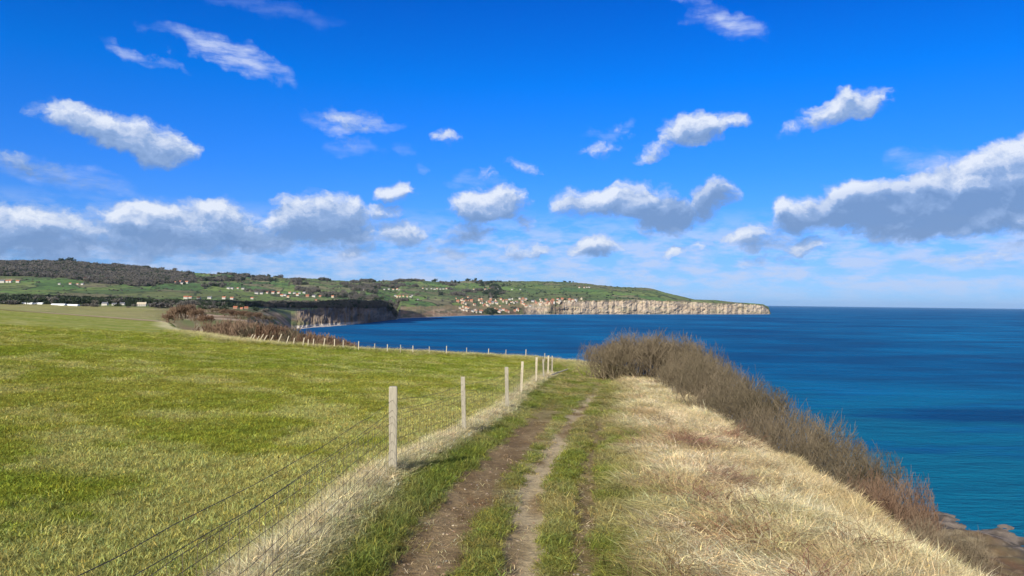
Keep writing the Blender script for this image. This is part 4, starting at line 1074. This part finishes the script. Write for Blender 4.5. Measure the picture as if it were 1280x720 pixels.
world = bpy.data.worlds.new('World'); SC.world = world; world.use_nodes = True
nt = world.node_tree; nt.nodes.clear(); N = nt.nodes.new; L = nt.links.new
wo = N('ShaderNodeOutputWorld'); bg = N('ShaderNodeBackground'); L(bg.outputs[0], wo.inputs[0])
sky = N('ShaderNodeTexSky'); sky.sky_type = 'NISHITA'; sky.sun_disc = False; sky.sun_elevation = SUN_EL; sky.sun_rotation = SUN_AZ
sky.altitude = 60; sky.air_density = 1.0; sky.dust_density = .3; sky.ozone_density = 2.5
tcw = N('ShaderNodeTexCoord'); sep = N('ShaderNodeSeparateXYZ'); L(tcw.outputs['Generated'], sep.inputs[0])
def M(op, a, b=None, c=None, clamp=False, tree=None):
    n = (tree or nt).nodes.new('ShaderNodeMath'); n.operation = op; n.use_clamp = clamp
    for i, v in enumerate((a, b, c)):
        if v is None: continue
        if isinstance(v, (int, float)): n.inputs[i].default_value = v
        else: (tree or nt).links.new(v, n.inputs[i])
    return n.outputs[0]
az = M('ARCTAN2', sep.outputs[0], sep.outputs[1]); el = M('ARCSINE', sep.outputs[2])
AZ = M('MULTIPLY', az, 9.3); EL = M('MULTIPLY', el, 9.3)         # one unit is about a hundred photo pixels
cmb = N('ShaderNodeCombineXYZ'); L(AZ, cmb.inputs[0]); L(EL, cmb.inputs[1])
def azel(px, py):
    d = Rn @ np.array([(px - 640) / F, (360 - py) / F, -1.0]); d /= np.linalg.norm(d)
    return math.atan2(d[0], d[1]) * 9.3, math.asin(d[2]) * 9.3
# clouds: photo x, y, half width, half height, tilt (deg, clockwise in the picture), weight
CL = [(95, 152, 42, 16, 12, 1), (140, 163, 42, 18, 12, 1), (185, 178, 42, 26, 15, 1.1), (205, 195, 26, 14, 0, .8),
      (30, 212, 60, 14, 8, .42), (110, 228, 45, 9, 8, .35),
      
      (440, 150, 50, 13, 4, .42), (402, 147, 12, 10, 0, .55), (555, 172, 16, 10, 0, .5), (440, 180, 22, 9, 0, .30),
      (20, 292, 80, 30, 0, 1.15), (140, 300, 70, 22, 0, .9), (60, 312, 80, 12, 0, .7), (230, 308, 70, 14, 0, .7), (330, 302, 50, 18, 0, .9), (450, 290, 40, 16, 0, .8), (95, 290, 60, 24, 5, 1.0), (190, 280, 60, 26, 0, 1.25), (260, 280, 62, 26, 0, 1.25), (300, 296, 40, 20, 0, 1.0),
      (395, 276, 56, 32, -6, 1.25), (430, 262, 34, 20, 0, 1.1), (350, 280, 30, 20, 0, .9),
      (495, 240, 24, 13, 0, .85), (476, 262, 24, 12, 0, .8), (500, 291, 38, 15, 0, 1.0), (445, 312, 26, 9, -12, .7),
      (610, 255, 44, 20, -3, 1.25), (585, 290, 32, 15, -15, .85), (655, 275, 14, 10, -30, .6), (610, 214, 17, 9, 0, .5), (655, 210, 26, 10, 6, .62),
      (655, 313, 34, 11, -4, .7), (560, 318, 40, 9, 0, .5),
      (745, 252, 48, 19, 0, 1.2), (790, 252, 50, 22, 0, 1.15), (835, 268, 46, 20, -4, 1.15), (880, 252, 36, 20, -22, 1.0), (705, 262, 18, 9, 0, .5),
      (745, 309, 32, 12, 0, .95), (842, 316, 24, 10, -4, .8), (875, 305, 18, 8, -16, .6),
      (755, 188, 30, 10, 0, .62), (770, 158, 22, 7, -12, .3), (870, 160, 36, 19, -8, 1.1), (905, 152, 28, 10, -5, .7), (828, 180, 38, 11, -28, .75),
      (1060, 135, 46, 17, -12, 1.0), (1015, 148, 38, 8, -20, .6), (1095, 122, 20, 9, -20, .6),
      
      (1010, 266, 46, 20, -14, 1.25), (1070, 256, 60, 24, -8, 1.35), (1140, 262, 75, 30, -6, 1.5), (1210, 240, 75, 36, -16, 1.5), (1270, 225, 60, 40, -18, 1.5), (1250, 272, 80, 18, -3, 1.2), (1150, 285, 50, 9, 0, 1.0),
      (1160, 200, 22, 10, 0, .4), (955, 295, 34, 15, 0, .9), (925, 300, 22, 11, 0, .7), (1000, 306, 50, 10, 0, .6), (950, 325, 60, 8, 0, .45), (1240, 320, 50, 10, -8, .55), (1160, 323, 30, 6, 0, .3)]
cg = bpy.data.node_groups.new('cloud_cover', 'ShaderNodeTree')
cg.interface.new_socket('Vector', in_out='INPUT', socket_type='NodeSocketVector'); cg.interface.new_socket('Density', in_out='OUTPUT', socket_type='NodeSocketFloat')
gN = cg.nodes.new; gL = cg.links.new; gi = gN('NodeGroupInput'); go = gN('NodeGroupOutput')
wn = gN('ShaderNodeTexNoise'); wn.inputs['Scale'].default_value = 2.6; wn.inputs['Detail'].default_value = 5; wn.inputs['Roughness'].default_value = .58
gL(gi.outputs[0], wn.inputs['Vector'])
ws = gN('ShaderNodeVectorMath'); ws.operation = 'SUBTRACT'; ws.inputs[1].default_value = (.5, .5, .5); gL(wn.outputs['Color'], ws.inputs[0])
w2 = gN('ShaderNodeVectorMath'); w2.operation = 'MULTIPLY'; w2.inputs[1].default_value = (.62, .36, 0); gL(ws.outputs[0], w2.inputs[0])
wa = gN('ShaderNodeVectorMath'); wa.operation = 'ADD'; gL(gi.outputs[0], wa.inputs[0]); gL(w2.outputs[0], wa.inputs[1])
acc = None
for (px, py, hw, hh, rot, wt) in CL:
    a, e = azel(px, py); ct = math.cos(math.radians(rot)); st = math.sin(math.radians(rot))
    s1 = gN('ShaderNodeVectorMath'); s1.operation = 'SUBTRACT'; s1.inputs[1].default_value = (a, e, 0); gL(wa.outputs[0], s1.inputs[0])
    k = 1.38; wt = wt + .09
    d1 = gN('ShaderNodeVectorMath'); d1.operation = 'DOT_PRODUCT'; d1.inputs[1].default_value = (ct * 100 / (hw * k), -st * 100 / (hw * k), 0); gL(s1.outputs[0], d1.inputs[0])
    d2 = gN('ShaderNodeVectorMath'); d2.operation = 'DOT_PRODUCT'; d2.inputs[1].default_value = (st * 100 / (hh * k), ct * 100 / (hh * k), 0); gL(s1.outputs[0], d2.inputs[0])
    x2 = M('MULTIPLY', d1.outputs['Value'], d1.outputs['Value'], tree=cg); rr = M('MULTIPLY_ADD', d2.outputs['Value'], d2.outputs['Value'], x2, tree=cg)
    f = M('MAXIMUM', M('MULTIPLY_ADD', rr, -wt, wt, tree=cg), 0.0, tree=cg)
    acc = f if acc is None else M('SMOOTH_MAX', acc, f, .13, tree=cg)
fn = gN('ShaderNodeTexNoise'); fn.inputs['Scale'].default_value = 2.7; fn.inputs['Detail'].default_value = 10; fn.inputs['Roughness'].default_value = .62
fm = gN('ShaderNodeMapping'); fm.inputs['Scale'].default_value = (1, 1.5, 1); gL(wa.outputs[0], fm.inputs[0]); gL(fm.outputs[0], fn.inputs['Vector'])
er = M('MULTIPLY_ADD', fn.outputs[0], -1.9, .83, tree=cg)
acc = M('MAXIMUM', M('SUBTRACT', acc, .13, tree=cg), 0.0, tree=cg)
dn = M('ADD', acc, er, tree=cg)
dn = M('MULTIPLY', dn, M('MULTIPLY', acc, 7.0, tree=cg, clamp=True), tree=cg)
gL(dn, go.inputs[0])
def cloud_at(dx, dy):
    ad = N('ShaderNodeVectorMath'); ad.inputs[1].default_value = (dx, dy, 0); L(cmb.outputs[0], ad.inputs[0])
    g = N('ShaderNodeGroup'); g.node_tree = cg; L(ad.outputs[0], g.inputs[0]); return g.outputs[0]
D0 = cloud_at(0, 0); D1 = cloud_at(-.05, .13)
front = M('GREATER_THAN', sep.outputs[1], 0.05)
cover = N('ShaderNodeMapRange'); cover.interpolation_type = 'SMOOTHSTEP'; cover.inputs[1].default_value = .0; cover.inputs[2].default_value = .72; L(D0, cover.inputs[0])
cov = M('MULTIPLY', M('MULTIPLY', cover.outputs[0], .95), front)
# light side: more cloud above a point means less light reaches it
lit = N('ShaderNodeMapRange'); lit.inputs[1].default_value = -.52; lit.inputs[2].default_value = .78; L(M('SUBTRACT', D0, D1), lit.inputs[0])
thick = N('ShaderNodeMapRange'); thick.inputs[1].default_value = .35; thick.inputs[2].default_value = 1.1; thick.inputs[3].default_value = 1; thick.inputs[4].default_value = .55; L(D0, thick.inputs[0])
# thick parts of the larger clouds stay grey
dk = None
for (px, py, hw, hh, rot, wt) in [(845, 266, 70, 24, -8, .55), (890, 248, 44, 24, -25, .5), (588, 292, 40, 20, -20, .5), (655, 275, 16, 12, 0, .4), (400, 290, 72, 24, 0, .42), (50, 302, 110, 20, 0, .38), (200, 296, 80, 15, 4, .35),
                                  (1010, 276, 60, 20, -8, .42), (1090, 266, 120, 34, -8, .55), (1200, 262, 110, 28, -10, .42), (745, 313, 34, 10, 0, .3), (190, 200, 50, 14, 0, .15), (40, 215, 100, 22, 6, .4), (970, 300, 60, 12, 0, .25), (320, 300, 60, 14, 0, .3)]:
    a, e = azel(px, py); ct = math.cos(math.radians(rot)); st = math.sin(math.radians(rot))
    s1 = N('ShaderNodeVectorMath'); s1.operation = 'SUBTRACT'; s1.inputs[1].default_value = (a, e, 0); L(cmb.outputs[0], s1.inputs[0])
    d1 = N('ShaderNodeVectorMath'); d1.operation = 'DOT_PRODUCT'; d1.inputs[1].default_value = (ct * 100 / hw, -st * 100 / hw, 0); L(s1.outputs[0], d1.inputs[0])
    d2 = N('ShaderNodeVectorMath'); d2.operation = 'DOT_PRODUCT'; d2.inputs[1].default_value = (st * 100 / hh, ct * 100 / hh, 0); L(s1.outputs[0], d2.inputs[0])
    rr = M('MULTIPLY_ADD', d2.outputs['Value'], d2.outputs['Value'], M('MULTIPLY', d1.outputs['Value'], d1.outputs['Value']))
    f = M('MAXIMUM', M('MULTIPLY_ADD', rr, -wt, wt), 0.0)
    dk = f if dk is None else M('SMOOTH_MAX', dk, f, .1)
lt = M('SUBTRACT', lit.outputs[0], dk)
ccol = N('ShaderNodeValToRGB'); r = ccol.color_ramp
r.elements[0].position = 0; r.elements[0].color = (.16, .27, .49, 1); r.elements[1].position = 1; r.elements[1].color = (.74, .78, .85, 1)
e = r.elements.new(.38); e.color = (.25, .37, .61, 1); e = r.elements.new(.62); e.color = (.45, .54, .72, 1)
L(lt, ccol.inputs[0])
# graded blue: the photo's sky is deeper than Nishita's
skm = N('ShaderNodeVectorMath'); skm.operation = 'SCALE'; skm.inputs['Scale'].default_value = .1; L(sky.outputs[0], skm.inputs[0])
grade = N('ShaderNodeValToRGB'); g = grade.color_ramp
for pos, c in [(0.0, (.34, .62, 1.35)), (.045, (.30, .54, 1.15)), (.10, (.22, .54, 1.22)), (.17, (.115, .53, 1.35)), (.28, (.006, .53, 1.42)), (.37, (.002, .42, 1.30)), (1.0, (.002, .38, 1.2))]:
    q = g.elements[0] if pos == 0.0 else (g.elements[len(g.elements) - 1] if pos == 1.0 else g.elements.new(pos))
    q.color = tuple(min(x / 2.5, 1) for x in c) + (1,)
L(M('MAXIMUM', sep.outputs[2], 0.0), grade.inputs[0])
gs = N('ShaderNodeVectorMath'); gs.operation = 'SCALE'; gs.inputs['Scale'].default_value = 2.5; L(grade.outputs[0], gs.inputs[0])
sk = N('ShaderNodeVectorMath'); sk.operation = 'MULTIPLY'; L(skm.outputs[0], sk.inputs[0]); L(gs.outputs[0], sk.inputs[1])
# whiter sky towards the sun, half grey added as neutral light behind the camera
sdn = N('ShaderNodeVectorMath'); sdn.operation = 'DOT_PRODUCT'; sdn.inputs[1].default_value = (math.sin(SUN_AZ), math.cos(SUN_AZ), 0); L(tcw.outputs['Generated'], sdn.inputs[0])
bk = N('ShaderNodeMapRange'); bk.interpolation_type = 'SMOOTHSTEP'; bk.inputs[1].default_value = -.35; bk.inputs[2].default_value = .25; L(sdn.outputs['Value'], bk.inputs[0])
bs = N('ShaderNodeMix'); bs.data_type = 'RGBA'; bs.inputs['Factor'].default_value = .5; bs.inputs['B'].default_value = (.62, .62, .62, 1); L(skm.outputs[0], bs.inputs['A'])
sb = N('ShaderNodeMix'); sb.data_type = 'RGBA'; L(bk.outputs[0], sb.inputs['Factor']); L(sk.outputs[0], sb.inputs['A']); L(bs.outputs['Result'], sb.inputs['B'])
# thin veil of far cloud just above the horizon
vm = N('ShaderNodeMapping'); vm.inputs['Scale'].default_value = (1.9, 6.0, 1); L(cmb.outputs[0], vm.inputs[0])
vn = N('ShaderNodeTexNoise'); vn.inputs['Scale'].default_value = 1.1; vn.inputs['Detail'].default_value = 7; vn.inputs['Roughness'].default_value = .6; L(vm.outputs[0], vn.inputs['Vector'])
vr = N('ShaderNodeMapRange'); vr.inputs[1].default_value = .40; vr.inputs[2].default_value = .60; L(vn.outputs[0], vr.inputs[0])
ve = N('ShaderNodeValToRGB'); q = ve.color_ramp; q.elements[0].position = .0; q.elements[0].color = (.12, .12, .12, 1); q.elements[1].position = .125; q.elements[1].color = (0, 0, 0, 1)
e = q.elements.new(.03); e.color = (.8, .8, .8, 1); e = q.elements.new(.08); e.color = (.72, .72, .72, 1); e = q.elements.new(.105); e.color = (.3, .3, .3, 1)
L(M('MAXIMUM', sep.outputs[2], 0.0), ve.inputs[0])
veil = M('MULTIPLY', vr.outputs[0], ve.outputs[0])
VC = (.47, .56, .77, 1)
m1 = N('ShaderNodeMix'); m1.data_type = 'RGBA'; m1.inputs['B'].default_value = VC; L(veil, m1.inputs['Factor']); L(sb.outputs['Result'], m1.inputs['A'])
# high thin streaks
cn = N('ShaderNodeTexNoise'); cn.inputs['Scale'].default_value = 3.0; cn.inputs['Detail'].default_value = 8; cn.inputs['Roughness'].default_value = .6
cmp_ = N('ShaderNodeMapping'); cmp_.inputs['Rotation'].default_value = (0, 0, math.radians(14)); cmp_.inputs['Scale'].default_value = (.8, 3.2, 1); L(cmb.outputs[0], cmp_.inputs[0]); L(cmp_.outputs[0], cn.inputs['Vector'])
cw = N('ShaderNodeTexNoise'); cw.inputs['Scale'].default_value = 1.9; cw.inputs['Detail'].default_value = 6; cw.inputs['Roughness'].default_value = .6; L(cmb.outputs[0], cw.inputs['Vector'])
cw2 = N('ShaderNodeVectorMath'); cw2.operation = 'MULTIPLY_ADD'; cw2.inputs[1].default_value = (1.1, .55, 0); L(cw.outputs['Color'], cw2.inputs[0]); 
cw3 = N('ShaderNodeVectorMath'); cw3.inputs[1].default_value = (-.55, -.275, 0); L(cmb.outputs[0], cw3.inputs[0]); L(cw3.outputs[0], cw2.inputs[2])
ca = None
for (px, py, hw, hh, rot, wt) in [(285, 71, 88, 17, 15, .85), (165, 60, 36, 9, 14, .6), (205, 76, 30, 5, 20, .3), (905, 30, 60, 17, 14, .75), (865, 10, 34, 9, 20, .35), (330, 8, 110, 12, 6, .22), (440, 150, 66, 14, 4, .75), (445, 182, 34, 14, 10, .3),
                                  (500, 187, 20, 7, 0, .25), (525, 203, 16, 7, 0, .25), (60, 215, 110, 18, 10, .45), (150, 238, 50, 8, 10, .35), (765, 160, 34, 8, -16, .35), (595, 222, 36, 16, -10, .4), (1160, 200, 40, 16, -6, .4)]:
    a, e = azel(px, py); ct = math.cos(math.radians(rot)); st = math.sin(math.radians(rot))
    s1 = N('ShaderNodeVectorMath'); s1.operation = 'SUBTRACT'; s1.inputs[1].default_value = (a, e, 0); L(cw2.outputs[0], s1.inputs[0])
    d1 = N('ShaderNodeVectorMath'); d1.operation = 'DOT_PRODUCT'; d1.inputs[1].default_value = (ct * 100 / hw, -st * 100 / hw, 0); L(s1.outputs[0], d1.inputs[0])
    d2 = N('ShaderNodeVectorMath'); d2.operation = 'DOT_PRODUCT'; d2.inputs[1].default_value = (st * 100 / hh, ct * 100 / hh, 0); L(s1.outputs[0], d2.inputs[0])
    rr = M('MULTIPLY_ADD', d2.outputs['Value'], d2.outputs['Value'], M('MULTIPLY', d1.outputs['Value'], d1.outputs['Value']))
    f = M('MAXIMUM', M('MULTIPLY_ADD', rr, -wt, wt), 0.0)
    ca = f if ca is None else M('MAXIMUM', ca, f)
cs = M('MULTIPLY_ADD', cn.outputs[0], 3.2, -1.25, clamp=True)
ci_ = M('MULTIPLY', M('MULTIPLY', M('MULTIPLY', M('POWER', ca, 1.4), 1.45), M('MULTIPLY_ADD', cs, .85, .15)), front, clamp=True)
m3 = N('ShaderNodeMix'); m3.data_type = 'RGBA'; m3.inputs['B'].default_value = (.50, .58, .80, 1); L(M('MINIMUM', ci_, .8), m3.inputs['Factor']); L(m1.outputs['Result'], m3.inputs['A'])
m2 = N('ShaderNodeMix'); m2.data_type = 'RGBA'; L(cov, m2.inputs['Factor']); L(m3.outputs['Result'], m2.inputs['A']); L(ccol.outputs[0], m2.inputs['B'])
# background strength stays in the daylight range: the colours above are divided by it
up = N('ShaderNodeVectorMath'); up.operation = 'SCALE'; up.inputs['Scale'].default_value = 10.0; L(m2.outputs['Result'], up.inputs[0])
L(up.outputs[0], bg.inputs[0]); bg.inputs['Strength'].default_value = .1
world.cycles.sampling_method = 'MANUAL'; world.cycles.sample_map_resolution = 256

# unseen cloud mesh, shaped to shade the valley and the dark ness
def shadow_cloud():
    alt = 950.0; k = alt / math.tan(SUN_EL); ox = sd.x / math.hypot(sd.x, sd.y) * k; oy = sd.y / math.hypot(sd.x, sd.y) * k
    m = simple_mat('unseen_cloud_white', (.85, .85, .86), 1, .03, .01)
    pts = [(-980, 1110, 210, 75), (-790, 1190, 200, 85), (-640, 1400, 180, 95), (-540, 1620, 160, 105), (-440, 1690, 95, 110), (-430, 1840, 140, 125), (-390, 2060, 130, 150), (-360, 2280, 120, 150), (-1250, 1080, 260, 90), (-1600, 1100, 300, 110)]
    # icosphere by subdivision
    import bmesh
    bm = bmesh.new()
    for (x, y, rx, ry) in pts:
        mt = Matrix.Translation((x + ox, y + oy, EZ + alt)) @ Matrix.Diagonal((rx, ry, 26, 1))
        bmesh.ops.create_icosphere(bm, subdivisions=4, radius=1, matrix=mt)
    me = bpy.data.meshes.new('cloud'); bm.to_mesh(me); bm.free()  # unseen mesh, only casts the shadow
    co = np.empty(len(me.vertices) * 3, np.float32); me.vertices.foreach_get('co', co); co = co.reshape(-1, 3)
    c = np.array([(x + ox, y + oy, EZ + alt) for x, y, _, _ in pts]); nv = len(co) // len(pts)
    for i in range(len(pts)):
        s = slice(i * nv, (i + 1) * nv); dlt = co[s] - c[i]
        f = .75 + .5 * fbm(co[s][:, 0] / 60, co[s][:, 1] / 60, 4, 300)[:, None]
        co[s] = c[i] + dlt * f
    me.vertices.foreach_set('co', co.ravel()); me.materials.append(m)
    o = link('cloud', me); set_props(o, 'unseen cloud mesh overhead casting its shadow on the valley', 'cloud')
shadow_cloud()

# air: a closed box of thin even haze
def haze():
    V, Q = box_vf(-60000, 60000, -3000, 70000, -61, 420)
    m, nt, N, L = new_mat('air_haze'); out = N('ShaderNodeOutputMaterial'); v = N('ShaderNodeVolumePrincipled')
    v.inputs['Color'].default_value = (.45, .68, 1.0, 1); v.inputs['Density'].default_value = HAZE; v.inputs['Anisotropy'].default_value = 0.0
    L(v.outputs[0], out.inputs['Volume'])
    o = link('haze', mesh_np('haze', V, Q, m)); set_props(o, 'thin blue air haze over the bay', 'haze', kind='stuff')
HAZE = 1e-5
import os
if not os.environ.get('NOHAZE'): haze()

SC.view_settings.view_transform = 'Standard'; SC.view_settings.look = 'None'; SC.view_settings.exposure = .25; SC.view_settings.gamma = 1
SC.view_settings.use_curve_mapping = False
SC.cycles.use_denoising = True
SC.cycles.max_bounces = 6; SC.cycles.diffuse_bounces = 2; SC.cycles.glossy_bounces = 2; SC.cycles.transmission_bounces = 3; SC.cycles.volume_bounces = 0
SC.cycles.sample_clamp_indirect = 4
